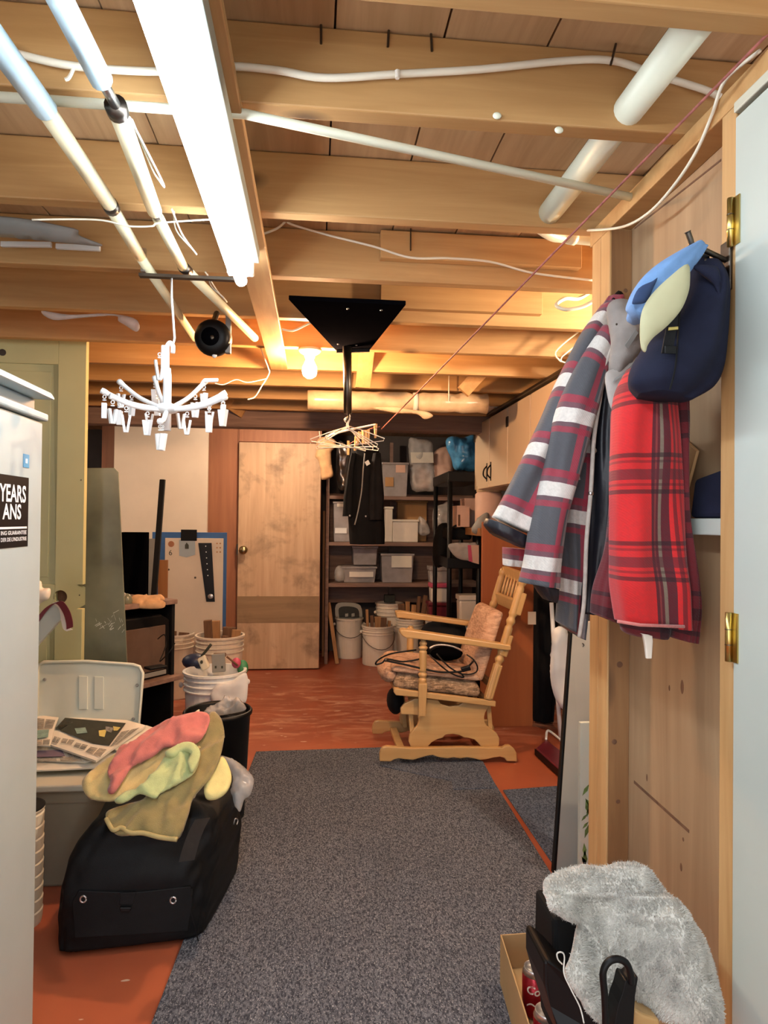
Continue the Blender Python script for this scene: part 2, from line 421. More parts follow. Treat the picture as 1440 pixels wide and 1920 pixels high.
M['fill_left'] = tube_mat('left_fill_glow', (1.0, 0.76, 0.54, 1), FILL_LEFT_E)
M['fill_back'] = tube_mat('back_fill_glow', (1.0, 0.76, 0.54, 1), 500.0)
M['fill_right'] = tube_mat('right_fill_glow', (1.0, 0.76, 0.54, 1), FILL_RIGHT_E)
def rugmat(name, c0, c1, c2):
    m, nt, b = newmat(name); co = coords(nt, (1, 0.45, 1))
    f = nz(nt, co, 170, 2, 0.7); g = nz(nt, co, 330, 2, 0.7); big = nz(nt, coords(nt), 2.2, 3)
    col = mixc(nt, ramp(nt, f, 0.40, 0.62), lin(c0), lin(c1))
    col = mixc(nt, ramp(nt, g, 0.58, 0.68), col, lin(c2))
    col = mixc(nt, mth(nt, 'MULTIPLY', ramp(nt, big, 0.4, 0.7), 0.18), col, lin(c0))
    nt.links.new(col, b.inputs['Base Color']); b.inputs['Roughness'].default_value = 0.95; b.inputs['Specular IOR Level'].default_value = 0.1
    bump(nt, b, f, 0.6, 0.004); return m
M['rug'] = rugmat('grey_loop_carpet', '#353a44', '#686e79', '#a3a7ae')
M['rug2'] = rugmat('blue_grey_loop_carpet', '#333d4c', '#616d80', '#989ea8')
def floormat():
    m, nt, b = newmat('red_painted_concrete'); co = coords(nt)
    f = nz(nt, co, 2.0, 4); col = mixc(nt, ramp(nt, f, 0.3, 0.7), lin('#9c5138'), lin('#b0603f'))
    # dusty drag marks where the floor was swept, and worn paint chips
    sc_ = nz(nt, coords(nt, (0.9, 3.2, 1), (0, 0, 0.5)), 3.4, 6, 0.65, 1.4)
    sp = N(nt, 'ShaderNodeSeparateXYZ'); nt.links.new(co, sp.inputs[0])
    msk = mth(nt, 'MULTIPLY', ramp(nt, sp.outputs[1], 3.85, 4.35), ramp(nt, sp.outputs[1], 5.9, 5.2))
    col = mixc(nt, mth(nt, 'MULTIPLY', mth(nt, 'MULTIPLY', ramp(nt, sc_, 0.49, 0.64), msk), 0.85), col, lin('#d9a98a'))
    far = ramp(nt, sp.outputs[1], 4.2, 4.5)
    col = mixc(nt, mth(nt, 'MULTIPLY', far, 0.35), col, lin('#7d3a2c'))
    ch = nz(nt, coords(nt, (1, 2.2, 1)), 9, 2, 0.4); col = mixc(nt, mth(nt, 'MULTIPLY', ramp(nt, ch, 0.72, 0.73), 0.7), col, lin('#dcc9b4'))
    nt.links.new(col, b.inputs['Base Color']); b.inputs['Roughness'].default_value = 0.42
    bump(nt, b, nz(nt, co, 14, 4), 0.12); return m
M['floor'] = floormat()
def tweed(name, c0, c1, c2, sc=(1,1,1)):
    m, nt, b = newmat(name); co = coords(nt, sc)
    def wave(dirn, s):
        n = N(nt, 'ShaderNodeTexWave', bands_direction=dirn); n.inputs['Scale'].default_value = s; n.inputs['Distortion'].default_value = 3.0; n.inputs['Detail'].default_value = 3
        nt.links.new(co, n.inputs['Vector']); return n.outputs['Fac']
    a, d, g, h = nz(nt, coords(nt, (25, 25, 110)), 1.0, 2), nz(nt, coords(nt, (110, 110, 22)), 1.0, 2), nz(nt, co, 170, 3), nz(nt, co, 14, 3)
    col = mixc(nt, ramp(nt, a, 0.42, 0.6), lin(c0), lin(c1)); col = mixc(nt, mth(nt, 'MULTIPLY', ramp(nt, d, 0.45, 0.6), 0.7), col, lin(c2)); col = mixc(nt, mth(nt, 'MULTIPLY', ramp(nt, h, 0.45, 0.65), 0.5), col, lin(c1))
    nt.links.new(col, b.inputs['Base Color']); b.inputs['Roughness'].default_value = 0.95; bump(nt, b, g, 0.6, 0.004); return m
M['tweed'] = tweed('pink_tweed', '#a07a60', '#cfa98c', '#b98f74')
M['tweedb'] = tweed('brown_check_tweed', '#5a4836', '#b89a7c', '#82684e')
M['plaidA'] = plaid('grey_red_white_plaid', '#54555a',
    [(0.0, 0.10, '#b03a4c', 0.75), (0.14, 0.22, '#b9a9a6', 0.5), (0.60, 0.66, '#a8404f', 0.5)],
    [(0.0, 0.10, '#a83245', 0.75), (0.10, 0.17, '#8a4a55', 0.5), (0.17, 0.36, '#e2dcd4', 0.93), (0.36, 0.42, '#7e4a52', 0.4), (0.42, 0.50, '#a83245', 0.7)], 0.125, 0.150)
M['plaidB'] = plaid('red_black_plaid', '#d2282a',
    [(0.52, 0.72, '#141c26', 0.84), (0.555, 0.575, '#a04440', 0.5), (0.60, 0.635, '#9a9a82', 0.45), (0.76, 0.80, '#3a1a22', 0.7), (0.84, 0.87, '#3a1a22', 0.5)],
    [(0.0, 0.05, '#2a1a20', 0.72), (0.08, 0.11, '#3a1a22', 0.5), (0.18, 0.30, '#54222a', 0.72), (0.34, 0.37, '#3a1a22', 0.5), (0.41, 0.46, '#2a1a20', 0.72)], 0.150, 0.150, u0=0.57)
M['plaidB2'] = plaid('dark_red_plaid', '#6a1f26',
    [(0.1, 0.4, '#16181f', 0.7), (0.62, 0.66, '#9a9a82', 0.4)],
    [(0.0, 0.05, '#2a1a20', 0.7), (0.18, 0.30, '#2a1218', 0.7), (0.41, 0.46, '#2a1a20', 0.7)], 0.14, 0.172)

# ---------------------------------------------------------------- the room
YB = 5.95                                      # rust panel wall at the back
struct(MB().box(-3.0, 2.2, -1.4, 7.2, -0.06, 0.0).build('floor', M['floor']))
ceil = struct(MB().box(-3.0, 2.2, -1.4, 7.2, 2.158, 2.22).build('ceiling', M['dark']))
rnd = random.Random(4)
x = -3.0; pm = None
while x < 2.2:                                 # subfloor boards above the joists
    wd = rnd.choice((0.185, 0.19, 0.195)); z = 2.14 + rnd.uniform(0, 0.003)
    MB().box(x+0.002, x+wd-0.002, -1.35, 7.1, z, 2.157).build('plank', M['sub'], ceil)
    x += wd
for k in range(-3, 9):
    y0 = 1.150 + 0.406*k
    if k == -1: y0 = 0.868
    MB().box(-2.9, 2.15, y0, y0+0.038, 2.0, 2.139).build('joist', M['joist'], ceil, bev=0.003)
# scab boards nailed to the joist faces, a long flat strap below them, cross bridging
MB().box(0.18, 0.78, 1.930, 1.961, 2.055, 2.135).build('scab_board', M['joist'], ceil, bev=0.002)
MB().box(0.22, 0.80, 2.336, 2.367, 2.04, 2.13).build('scab_board', M['joist'], ceil, bev=0.002)
MB().box(-0.206, -0.130, -1.2, 3.12, 1.981, 1.999).build('strap_board', M['strap'], ceil, bev=0.002)
MB().box(-2.9, 2.15, 4.50, 4.62, 1.90, 2.139).build('beam', M['darkwood'], ceil, bev=0.004)
for a, b, y in (((935, 662), (868, 735), 3.30), ((688, 655), (680, 728), 3.10), ((418, 748), (458, 775), 4.35)):
    p, q = W(*a, y), W(*b, y+0.15); d = (q-p).normalized()
    MB().beam(p, q, d.cross(V((0,1,0))).normalized()*0.036, V((0,1,0))*0.015).build('brace', M['strap'], ceil, bev=0.002)
for a, b, y in (((602, 20), (602, 82), 1.148), ((730, 40), (727, 88), 1.148), ((808, 60), (810, 96), 1.148), ((1207, 0), (1192, 32), 1.12), ((1155, 82), (1145, 122), 1.13), ((770, 418), (770, 470), 1.925)):
    MB().tube([W(*a, y), W(*b, y)], 0.0022, 6).build('nail', M['dsteel'], ceil)
nl = MB()
for a in ((998, 32), (932, 217), (1048, 244)): nl.ball(W(*a, 1.145), 0.008, 0.004, 0.006)
nl.build('putty_spot', M['pvc'], ceil, smooth=True)

wb = struct(MB().box(-3.0, 2.2, 6.75, 6.85, 0, 2.16).build('wall_back', M['dark']))
wl = struct(MB().box(-2.75, -2.65, -1.4, 6.85, 0, 2.16).build('wall_left', M['dark']))
wr = struct(MB().box(1.72, 1.80, 1.55, 6.85, 0, 2.16).build('wall_right', M['dark']))

# the panelled partition at the back with the slab door
wp = struct(MB().box(-1.80, 0.055, YB, YB+0.03, 0, 2.14).build('wall_panel', M['rust']))
MB().box(-1.80, -1.76, YB+0.03, 6.75, 0, 2.14).build('end_panel', M['rust'], wp)
pj = W(448, 900, YB).x
MB().box(pj-0.012, pj-0.004, YB-0.010, YB-0.0005, 0, 2.13).build('batten', M['rust'], wp)
MB().box(-1.80, 0.055, YB-0.03, YB-0.0005, 2.085, 2.139).build('header_board', M['darkwood'], wp)
MB().box(pj, 0.055, YB-0.022, YB-0.0005, 1.965, 2.06).build('header_board', M['rust'], wp)
for a in ((547, 834), (582, 833), (601, 820)): MB().ball(W(*a, YB-0.025), 0.005, 0.005, 0.012, 8, 5).build('nail', M['plast'], wp, smooth=True)
dr = struct(MB().box(pj+0.004, 0.050, YB-0.050, YB-0.012, 0.012, 1.955).build('door_1', M['plydoor'], bev=0.002))
kp = W(457, 1031, YB-0.05)
kn = MB().lathe([(0.034, 0), (0.034, -0.006), (0.013, -0.012), (0.013, -0.030), (0.030, -0.042), (0.036, -0.058), (0.030, -0.070), (0.010, -0.074)], kp, (0,1,0), 18).build('door_knob', M['knob'], dr, smooth=True)
MB().box(pj-0.006, pj+0.002, YB-0.052, YB-0.012, 0.99, 1.08).build('strike_plate', M['dsteel'], dr)
# grubby band across the door
zb0, zb1 = W(520, 1168, YB-0.05).z, W(520, 1118, YB-0.05).z
MB().box(pj+0.006, 0.048, YB-0.0515, YB-0.0495, zb0, zb1).build('dirty_band', wood('door_grime_band', '#94795a', '#7b6248', 'x', 0.7, 5, 0, ('#5d4a36', 4.0, 0.5)), dr)

# near partition on the right: flat studs, plate and a plywood skin in the bay
XW = 0.654
PX = 0.7055                                    # face of the plywood skin
wn = struct(MB().box(PX, PX+0.012, 0.2, 1.552, 0, 1.968).build('wall_partition', M['plyw']))
MB().box(XW, PX-0.0005, 1.508, 1.556, 0, 1.962).build('stud', M['stud'], wn, bev=0.002)
MB().box(XW, PX-0.0005, 1.458, 1.5065, 0, 1.962).build('stud', M['stud'], wn, bev=0.002)
MB().box(XW, PX-0.0005, 0.999, 1.037, 0, 1.962).build('stud', M['stud'], wn, bev=0.002)
MB().box(XW+0.004, PX-0.0006, 1.4565, 1.4575, 0, 1.96).build('stud_face', M['studd'], wn)
MB().box(XW, PX, 0.2, 1.57, 1.9625, 1.9995).build('top_plate', M['joist'], wn, bev=0.002)
MB().box(PX+0.0125, 0.80, 1.545, 1.565, 0, 2.0).build('back_skin', M['studd'], wn)
MB().box(0.79, 1.74, 1.53, 1.55, 0, 2.14).build('return_wall', M['dark'], wn)
def crack(a, b, r, name='saw_cut'):
    pa, pb = X(*a, PX-0.0004), X(*b, PX-0.0004); MB().beam(pa, pb, (0.0006,0,0), V((0,0,1))*r).build(name, M['scrapd'], wn)
for a, rx, rz in (((1279, 1288), 0.006, 0.014), ((1255, 1290), 0.003, 0.006), ((1277, 1626), 0.004, 0.008), ((1281, 1574), 0.003, 0.004), ((1213, 1458), 0.003, 0.008)):
    c = X(*a, PX); MB().lathe([(1.0, 0), (0.75, -0.0006)], (0,0,0), (1,0,0), 12).xform(Matrix.Translation(c) @ Matrix.Diagonal((1, rx, rz, 1))).build('knot', M['scrapd'], wn)
for a, r in (((1162, 1246), 0.007), ((1152, 1391), 0.006), ((1159, 1503), 0.005), ((1173, 545), 0.005)):
    MB().lathe([(r, 0), (r*0.6, -0.0006)], W(*a, 1.4564), (0,1,0), 12).build('knot', M['scrapd'], wn)
crack((1189, 1466), (1292, 1559), 0.003); crack((1190, 428), (1352, 300), 0.0018)
# doorway: casing and the white door closed in the partition line
cs = struct(MB().box(XW-0.006, XW+0.05, 0.15, 0.997, 1.945, 1.9615).build('trim_1', M['casing'], bev=0.002))
MB().box(XW+0.02, XW+0.05, 0.983, 0.9985, 0, 1.944).build('jamb', M['casing'], cs)
d2 = struct(MB().box(XW-0.004, XW+0.018, 0.20, 0.995, 0.012, 1.937).build('door_2', M['white'], bev=0.002))
for py in (410, 1198):
    z = X(1379, py, XW-0.01).z
    h = MB().tube([(XW-0.010, 0.9975, z-0.038), (XW-0.010, 0.9975, z+0.038)], 0.0050, 10).build('hinge', M['brass'], d2, smooth=True)
    MB().box(XW-0.0062, XW-0.0042, 0.981, 0.9975, z-0.038, z+0.038).build('hinge_leaf', M['brass'], h)
    for dz in (-0.012, 0.012): MB().tube([(XW-0.010, 0.9975, z+dz-0.0006), (XW-0.010, 0.9975, z+dz+0.0006)], 0.0055, 10).build('knuckle_joint', M['dsteel'], h)
struct(MB().box(XW+0.004, XW+0.05, -1.3, 0.195, 0, 2.0).build('wall_near', M['white']))
# a flat white shelf edge in the bay, with a dark bag on it
# ---------------------------------------------------------------- lights of the room and added fill bulbs
ft = thing('fluorescent_light', 'long white fluorescent strip light fixed under the wooden joists', 'light', (-0.185, 0.5, 1.98))
MB().box(-0.226, -0.146, -0.78, 1.73, 1.945, 1.9805).build('channel', M['fixgrey'], ft, bev=0.003)
MB().box(-0.222, -0.172, -0.76, 1.72, 1.905, 1.9445).build('diffuser', M['tube'], ft, bev=0.012, seg=4)
MB().box(-0.226, -0.160, 1.72, 1.745, 1.915, 1.9805).build('lamp_holder', M['rackw'], ft, bev=0.003)
MB().tube([(-0.196, 1.72, 1.915), (-0.196, 1.775, 1.915)], 0.015, 14).build('tube_end', M['tube'], ft, smooth=True)
def bulb(x, y, label, glow='fill_left', z=2.0):  # builds the visible bulb and the added fill bulbs alike
    lb = thing('light_bulb', label, 'light', (x, y, z))
    MB().lathe([(0.046, 0), (0.046, -0.008), (0.038, -0.016), (0.022, -0.026), (0.020, -0.036)], (x, y, z-0.001), (0,0,1), 24).build('lamp_holder', M['plast'], lb, smooth=True)
    MB().lathe([(0.014, -0.034), (0.017, -0.05), (0.028, -0.072), (0.031, -0.090), (0.025, -0.110), (0.010, -0.120)], (x, y, z-0.001), (0,0,1), 20).build('bulb_glass', M[glow], lb, smooth=True)
bulb(W(581, 660, 2.793).x, 2.793, 'glowing bare bulb in a white porcelain holder under a joist', 'bulb')
bulb(-0.25, 5.0, 'added fill bulb on the ceiling boards, out of sight behind the dark beam', 'fill_back', 2.139)  # added lamp, hidden by the beam, to brighten door, buckets and shelves
bulb(-2.05, 4.56, 'added fill bulb on the far left, out of sight behind the pale green door')  # added lamp, kept out of view, to lift the back left
bulb(1.35, 1.981, 'added fill bulb on the right, out of sight behind the plywood partition', 'fill_right')  # added lamp, unseen, to fill light onto the chair and cabinets

# ---------------------------------------------------------------- ceiling runs
def pipe(name, label, cat, pts, r, m, group=None, n=12, parts=()):
    return tag(MB().tube(pts, r, n).build(name, m, smooth=True), label, cat, group)
pp = thing('drain_pipe', 'thick white plastic pipe running front to back through the joists on the right', 'pipe', (0.55, 1.1, 2.03))
MB().tube([(0.548, 0.91, 2.035), (0.548, 1.56, 2.035)], 0.027, 18).build('pipe_run', M['pvc'], pp, smooth=True)
e = thing('pipe_elbow', 'short white plastic pipe elbow under the second joist beside the post', 'pipe', W(1070, 440, 1.70))
MB().tube(spline([W(1012, 425, 1.60), W(1035, 440, 1.66), W(1062, 444, 1.7), W(1112, 449, 1.72)], 5), 0.016, 12).build('bend', M['pvc'], e, smooth=True)
MB().tube([W(1066, 444, 1.7), W(1078, 446, 1.705)], 0.019, 12).build('collar', M['pvc'], e, smooth=True)
pipe('conduit', 'thin white conduit slanting across the joists from left to the post', 'pipe', [F(-140, 172, 1.985), F(460, 214, 1.985), F(1185, 370, 1.985)], 0.0085, M['pvc'])
c1 = pipe('electrical_cable', 'thick cream cable clipped along the nearest joist face', 'cable', spline([W(28, 100, 1.135), W(140, 124, 1.135), W(300, 134, 1.135), W(420, 124, 1.135), W(520, 132, 1.135), W(610, 146, 1.135), W(745, 139, 1.135), W(900, 130, 1.135), W(1060, 114, 1.135), W(1150, 114, 1.135), W(1230, 140, 1.135), W(1320, 168, 1.135), W(1350, 182, 1.135)], 6), 0.0062, M['cable'], n=10)
MB().tube(spline([W(140, 124, 1.135), W(130, 145, 1.135), W(122, 150, 1.135)], 4), 0.003, 6).build('loose_end', M['cable'], c1)
MB().tube([W(745, 132, 1.128), W(745, 147, 1.128)], 0.004, 8).build('cable_clip', M['plast'], c1)
pipe('lamp_cable', 'thin white cable wavering along the third joist beyond the strip light', 'cable', spline([W(490, 440, 1.93), W(520, 428, 1.93), W(540, 412, 1.93), W(545, 420, 1.93), W(620, 442, 1.93), W(700, 462, 1.93), W(770, 483, 1.93), W(840, 484, 1.93), W(920, 491, 1.93), W(1000, 512, 1.93), W(1115, 526, 1.93)], 6), 0.0035, M['cable'], n=8)
pipe('bell_wire', 'thin white wire sagging between the poles on the left ceiling', 'cable', spline([W(60, 412, 1.5), W(180, 412, 1.5), W(240, 424, 1.5), W(285, 424, 1.5), W(300, 418, 1.5), W(400, 411, 1.5)], 6), 0.002, M['cable'], n=6)
pipe('far_cable', 'short white cable beneath the joist left of the black board', 'cable', spline([W(528, 617, 2.4), W(548, 620, 2.4), W(568, 612, 2.4), W(582, 605, 2.4)], 5), 0.0035, M['cable'], n=6)
pipe('wall_cable', 'thin white cable hanging loosely along the top of the panelled stud bay', 'cable', spline([X(1425, 95, 0.646), X(1360, 150, 0.649), X(1335, 215, 0.649), X(1305, 285, 0.649), X(1262, 350, 0.649), X(1215, 400, 0.649), X(1165, 426, 0.646), W(1102, 432, 1.56)], 6), 0.003, M['cable'], n=8)
pipe('hook_pipe', 'curved white pipe stub under the fourth joist beside the post', 'pipe', spline([W(1110, 545, 2.1), W(1085, 560, 2.1), W(1060, 560, 2.06), W(1043, 572, 2.02), W(1060, 580, 2.0), W(1090, 576, 2.0), W(1112, 565, 2.0)], 6), 0.006, M['pvc'], n=8)
pipe('power_wire', 'thin pale wire dangling below the flat ceiling strap', 'cable', spline([W(484, 570, 2.85), W(484, 620, 2.9), W(490, 655, 2.95), W(503, 690, 2.95), W(504, 702, 2.95), W(490, 725, 2.95), W(478, 744, 2.95), W(464, 749, 2.95)], 6), 0.003, M['cable'], n=6)
pipe('rack_wire', 'thin pale wire looping from the peg rack to the dangling ceiling wire', 'cable', spline([W(404, 719, 1.9), W(420, 721, 2.1), W(443, 712, 2.4), W(466, 717, 2.7), W(500, 710, 2.93)], 6), 0.002, M['cable'], n=6)
pipe('clothesline', 'thin reddish clothesline stretched from the partition plate to the hangers', 'clothesline', [X(1455, 48, 0.640), W(716, 804, 2.85)], 0.0026, M['cord_r'], n=6)

def pole(name, label, segs, group=None):
    t = thing(name, label, 'pole', segs[0][0])
    for p, q, r, mm, nm in segs:
        MB().tube([p, q], r, 14).build(nm, M[mm], t, smooth=True)
    return t
ZP = 1.955
a0, a1, a2, a3, a4 = F(-60, 5, ZP), F(85, 205, ZP), F(205, 382, ZP), F(262, 480, ZP), F(365, 634, ZP)
pole('telescopic_pole', 'outer telescopic pole on the left ceiling with thick blue-grey grip and cream tube',
     [(a0, a1, 0.019, 'bluep', 'grip'), (a1, a2, 0.0155, 'cream', 'tube_section'), (a2, a2+(a3-a2)*0.08, 0.0168, 'dsteel', 'collar'), (a2+(a3-a2)*0.08, a3, 0.0145, 'cream', 'tube_section'),
      (a3, a4, 0.013, 'cream', 'tube_section')])
b0, b1, b2, b3, b4, b5 = F(108, -10, ZP), F(190, 150, ZP), F(216, 196, ZP), F(290, 396, ZP), F(343, 500, ZP), F(478, 634, ZP)
pole('telescopic_pole', 'inner telescopic pole beside the strip light with a steel neck between its sections',
     [(b0, b1, 0.017, 'bluep', 'grip'), (b1, b2, 0.0085, 'steel', 'neck'), (b2, b2+(b3-b2)*0.06, 0.0175, 'dsteel', 'collar'), (b2+(b3-b2)*0.06, b3, 0.0155, 'cream', 'tube_section'),
      (b3, b3+(b4-b3)*0.14, 0.010, 'steel', 'collar'), (b3+(b4-b3)*0.10, b4, 0.0130, 'cream', 'tube_section'), (b4, b4+(b5-b4)*0.05, 0.015, 'dsteel', 'collar'), (b4+(b5-b4)*0.05, b5, 0.0135, 'cream', 'tube_section')])
for i, (u, v_, wv) in enumerate((((243, 220), (300, 325), (308, 350)), ((322, 392), (345, 440), (368, 476)), ((385, 510), (410, 545), (425, 566)))):
    z = 1.985
    pipe('hanging_string', ('looped white string hanging beside the inner pole, nearest of three', 'looped white string hanging beside the inner pole, middle of three', 'looped white string hanging beside the inner pole, farthest of three')[i], 'string',
         spline([F(*u, z), F(v_[0]-3, v_[1], z-0.01), F(*wv, z-0.02), F(wv[0]-8, wv[1]-10, z-0.02), F(v_[0]-14, v_[1]-8, z-0.005), F(u[0]+4, u[1]+4, z)], 6), 0.0022, M['twinec'], n=6)
# cross bar that carries the poles, and stuff stowed up between the joists on the left
bx = thing('pole_rack_bar', 'grey metal bar under the joist carrying both telescopic poles', 'rack', (-0.35, 1.80, 1.93))
MB().box(-0.46, -0.21, 1.800, 1.818, 1.925, 1.933).build('bar', M['dsteel'], bx)
for xx in (-0.45, -0.215): MB().box(xx-0.006, xx+0.006, 1.803, 1.815, 1.938, 1.999).build('hanger_strap', M['steel'], bx)
for i, (u, v_) in enumerate((((2, 458), (97, 459)), ((105, 462), (188, 466)))):
    p, q = W(*u, 1.915), W(*v_, 1.915)
    tag(MB().obox((p+q)/2, (q-p)/2, V((0, 0.006, 0)), V((0, 0, 0.007))).build('white_batten', M['wstrip'], bev=0.002), ('long white batten on the left end of the third joist', 'short white batten on the third joist near the outer pole')[i], 'batten')
tag(patch([(-60, 405), (40, 410), (120, 425), (146, 432), (150, 443), (192, 460), (150, 458), (60, 448), (-60, 436)], W(60, 430, 1.75), (0, -0.5, -1), 0.01, 0.02, 0.004, 0.02, 0.004).build('plastic_sheet', M['grey'], smooth=True), 'grey plastic sheet stowed between the joists on the far left', 'sheet')
tag(patch([(78, 583), (130, 590), (200, 588), (250, 596), (262, 612), (255, 622), (235, 610), (222, 602), (215, 592), (150, 596), (100, 600)], W(160, 595, 2.35), (0, -1, -0.2), 0.01, 0.02, 0.004, 0.015, 0.006).build('torn_plastic', M['film'], smooth=True), 'torn strip of pale plastic film hanging under the left joist', 'film')

# black folding board under the joists, with its pole
pl = thing('ceiling_board', 'black trapezoid board screwed flat under the joists with a pole below', 'board', W(650, 610, 2.45))
q4 = [F(541, 562, 1.985), F(761, 572, 1.985), F(693, 657, 1.985), F(631, 659, 1.985)]
MB().prism(q4, (0, 0, 0.0145)).build('plate', M['bwood'], pl, bev=0.002)
MB().beam(F(631, 659, 1.978), F(693, 657, 1.978), (0, 0.006, 0), (0, 0, 0.006)).build('edge_strip', M['blackm'], pl)
for a in ((652, 578), (715, 581), (634, 645), (668, 647)):
    c = F(*a, 1.985); MB().lathe([(0.0045, 0.0), (0.0045, -0.002), (0.002, -0.003)], c, (0,0,1), 10).build('screw', M['steel'], pl, smooth=True)
pt = F(651, 650, 1.985); pb = W(652, 776, pt.y)
MB().tube([pt, pb], [0.0175, 0.016], 14).build('pole', M['dsteel'], pl, smooth=True)
MB().tube(spline([pb+V((0,0,0.004)), pb+V((0.002,-0.012,-0.006)), pb+V((0.0,-0.02,-0.022)), pb+V((-0.006,-0.006,-0.030))], 5), 0.004, 8).build('hook', M['dsteel'], pl, smooth=True)

# wire hangers hooked on it
def hanger():
    t = thing('wire_hanger', 'white wire coat hanger in the bunch on the black pole', 'hanger', (0, 0, 0), 'bunch of white wire hangers')
    wd, hh = 0.20, 0.115
    MB().tube(spline([(0,0,-0.052), (0,0,-0.03), (0.010,0,-0.010), (0.0,0,0.004), (-0.013,0,-0.006), (-0.012,0,-0.018)], 6), 0.0024, 6).build('hook', M['plast'], t, smooth=True)
    MB().tube([(0,0,-0.05), (-wd*0.3,0,-0.075), (-wd,0,-hh-0.03), (-wd+0.006,0,-hh-0.042), (0,0,-hh-0.044), (wd-0.006,0,-hh-0.042), (wd,0,-hh-0.03), (wd*0.3,0,-0.075), (0,0,-0.05)], 0.0026, 6).build('frame', M['plast'], t, smooth=True)
    return t
h0 = hanger(); hp = pb + V((-0.004, -0.012, -0.020))
for i, (rz, dx, dz, sx) in enumerate(((0.62, 0.0, 0.0, 0.85), (0.80, 0.0, -0.003, 0.82), (1.0, 0.003, 0.004, 0.8), (-0.35, 0.004, -0.002, 0.62), (-0.62, 0.006, 0.006, 0.8))):
    o = h0 if i == 0 else dup(h0, (0,0,0))
    o.location = hp + V((dx, 0.003*i, dz)); o.rotation_euler = (0, (0.03, -0.02, 0.05, 0.0, -0.06)[i], rz); o.scale = (sx, sx, 0.70)
hb = thing('plastic_hanger', 'pale plastic hanger tilted below the wire hangers', 'hanger', W(655, 805, 2.80))
MB().tube(spline([W(611, 818, 2.80), W(655, 806, 2.80), W(704, 796, 2.80)], 5), 0.004, 8).build('bar', M['plast'], hb, smooth=True)
MB().tube(spline([W(655, 806, 2.80), W(652, 792, 2.80), W(656, 780, 2.79), W(650, 776, 2.785)], 5), 0.0028, 6).build('hook', M['plast'], hb, smooth=True)
ps = spline([W(712, 800, 2.84), W(690, 806, 2.84), W(672, 822, 2.84), W(654, 833, 2.84)], 6)
pipe('peg_string', 'short red string of wooden pegs below the wire hangers', 'string', ps, 0.0018, M['cord_r'], n=6)
def peg(loc, rz, tilt, label):
    t = thing('clothespin', label, 'clothespin', (0,0,0), 'wooden clothespins by the hangers')
    for s in (-1, 1):
        MB().hexa([(s*0.0005-0.003, -0.005, -0.048), (s*0.0005+0.003, -0.005, -0.048), (s*0.0005+0.003, 0.005, -0.048), (s*0.0005-0.003, 0.005, -0.048), (-0.003+s*0.004, -0.005, 0.012), (0.003+s*0.004, -0.005, 0.012), (0.003+s*0.004, 0.005, 0.012), (-0.003+s*0.004, 0.005, 0.012)]).build('jaw', M['strap'], t)
    MB().tube([(0, -0.006, -0.012), (0, 0.006, -0.012)], 0.0035, 8).build('spring', M['steel'], t)
    t.location = loc; t.rotation_euler = (0, tilt, rz); return t
for i, (a, rz, tl) in enumerate((((653, 832), 1.5, 0.05), ((668, 824), 0.3, 0.12), ((674, 815), 0.2, 0.2), ((681, 812), 0.9, 0.03), ((686, 812), 1.3, -0.03), ((691, 811), 1.5, -0.06), ((704, 800), 0.2, 0.0))):
    p = W(*a, 2.836)
    peg(p, rz, tl, ('single wooden clothespin at the left end of the red string', 'second wooden clothespin from the left on the red string', 'tilted wooden clothespin left of the packed cluster on the string', 'left wooden clothespin of the packed cluster of three', 'middle wooden clothespin of the packed cluster of three', 'right wooden clothespin of the packed cluster of three', 'wooden clothespin at the right tip of the hangers')[i])

# wrapped roll hung under the joists
wr_ = thing('wrapped_roll', 'long plastic wrapped roll lying across under the far joists', 'roll', W(740, 750, 3.58))
L, R_ = W(577, 750, 3.58), W(912, 757, 3.58); pts = [L+(R_-L)*(i/22) for i in range(23)]
rs = [0.052+0.007*noise.noise(V((i*0.7, 2, 1)))+(0.0 if i not in (13,) else -0.012) for i in range(23)]
MB().tube(pts, rs, 18).build('roll_body', M['filmw'], wr_, smooth=True)
MB().tube([pts[13]-V((0.01,0,0)), pts[13]+V((0.012,0,0))], [0.050, 0.054], 18).build('tape_band', M['plast'], wr_, smooth=True)
for k in (5, 17): MB().tube([pts[k]+V((0, -0.056, 0)), pts[k]+V((0, -0.056, 0.16))], 0.003, 6).build('hanging_strap', M['cable'], wr_)
tag(patch([(700, 765), (735, 762), (770, 768), (800, 772), (812, 780), (796, 786), (780, 776), (740, 774)], W(760, 772, 3.52), (0, -1, -0.3), 0.006, 0.02, 0.003, 0.012, 0.006).build('loose_film', M['filmw'], smooth=True), 'loose flap of clear film below the wrapped ceiling roll', 'film')
rr = thing('paper_roll', 'brown paper roll lying over the top of the cabinets', 'roll', W(850, 800, 4.8))
MB().rings([[V(W(822, 800, 4.72))+d*(W(905, 785, 4.9)-W(822, 800, 4.72))+V((0, math.cos(t)*r, math.sin(t)*r)) for t in [k*math.pi/9 for k in range(18)]] for d, r in ((0, 0.055), (1.0, 0.062), (1.0, 0.05), (0.001, 0.043))], True, False, False).build('roll_body', M['lumber'], rr, smooth=True)

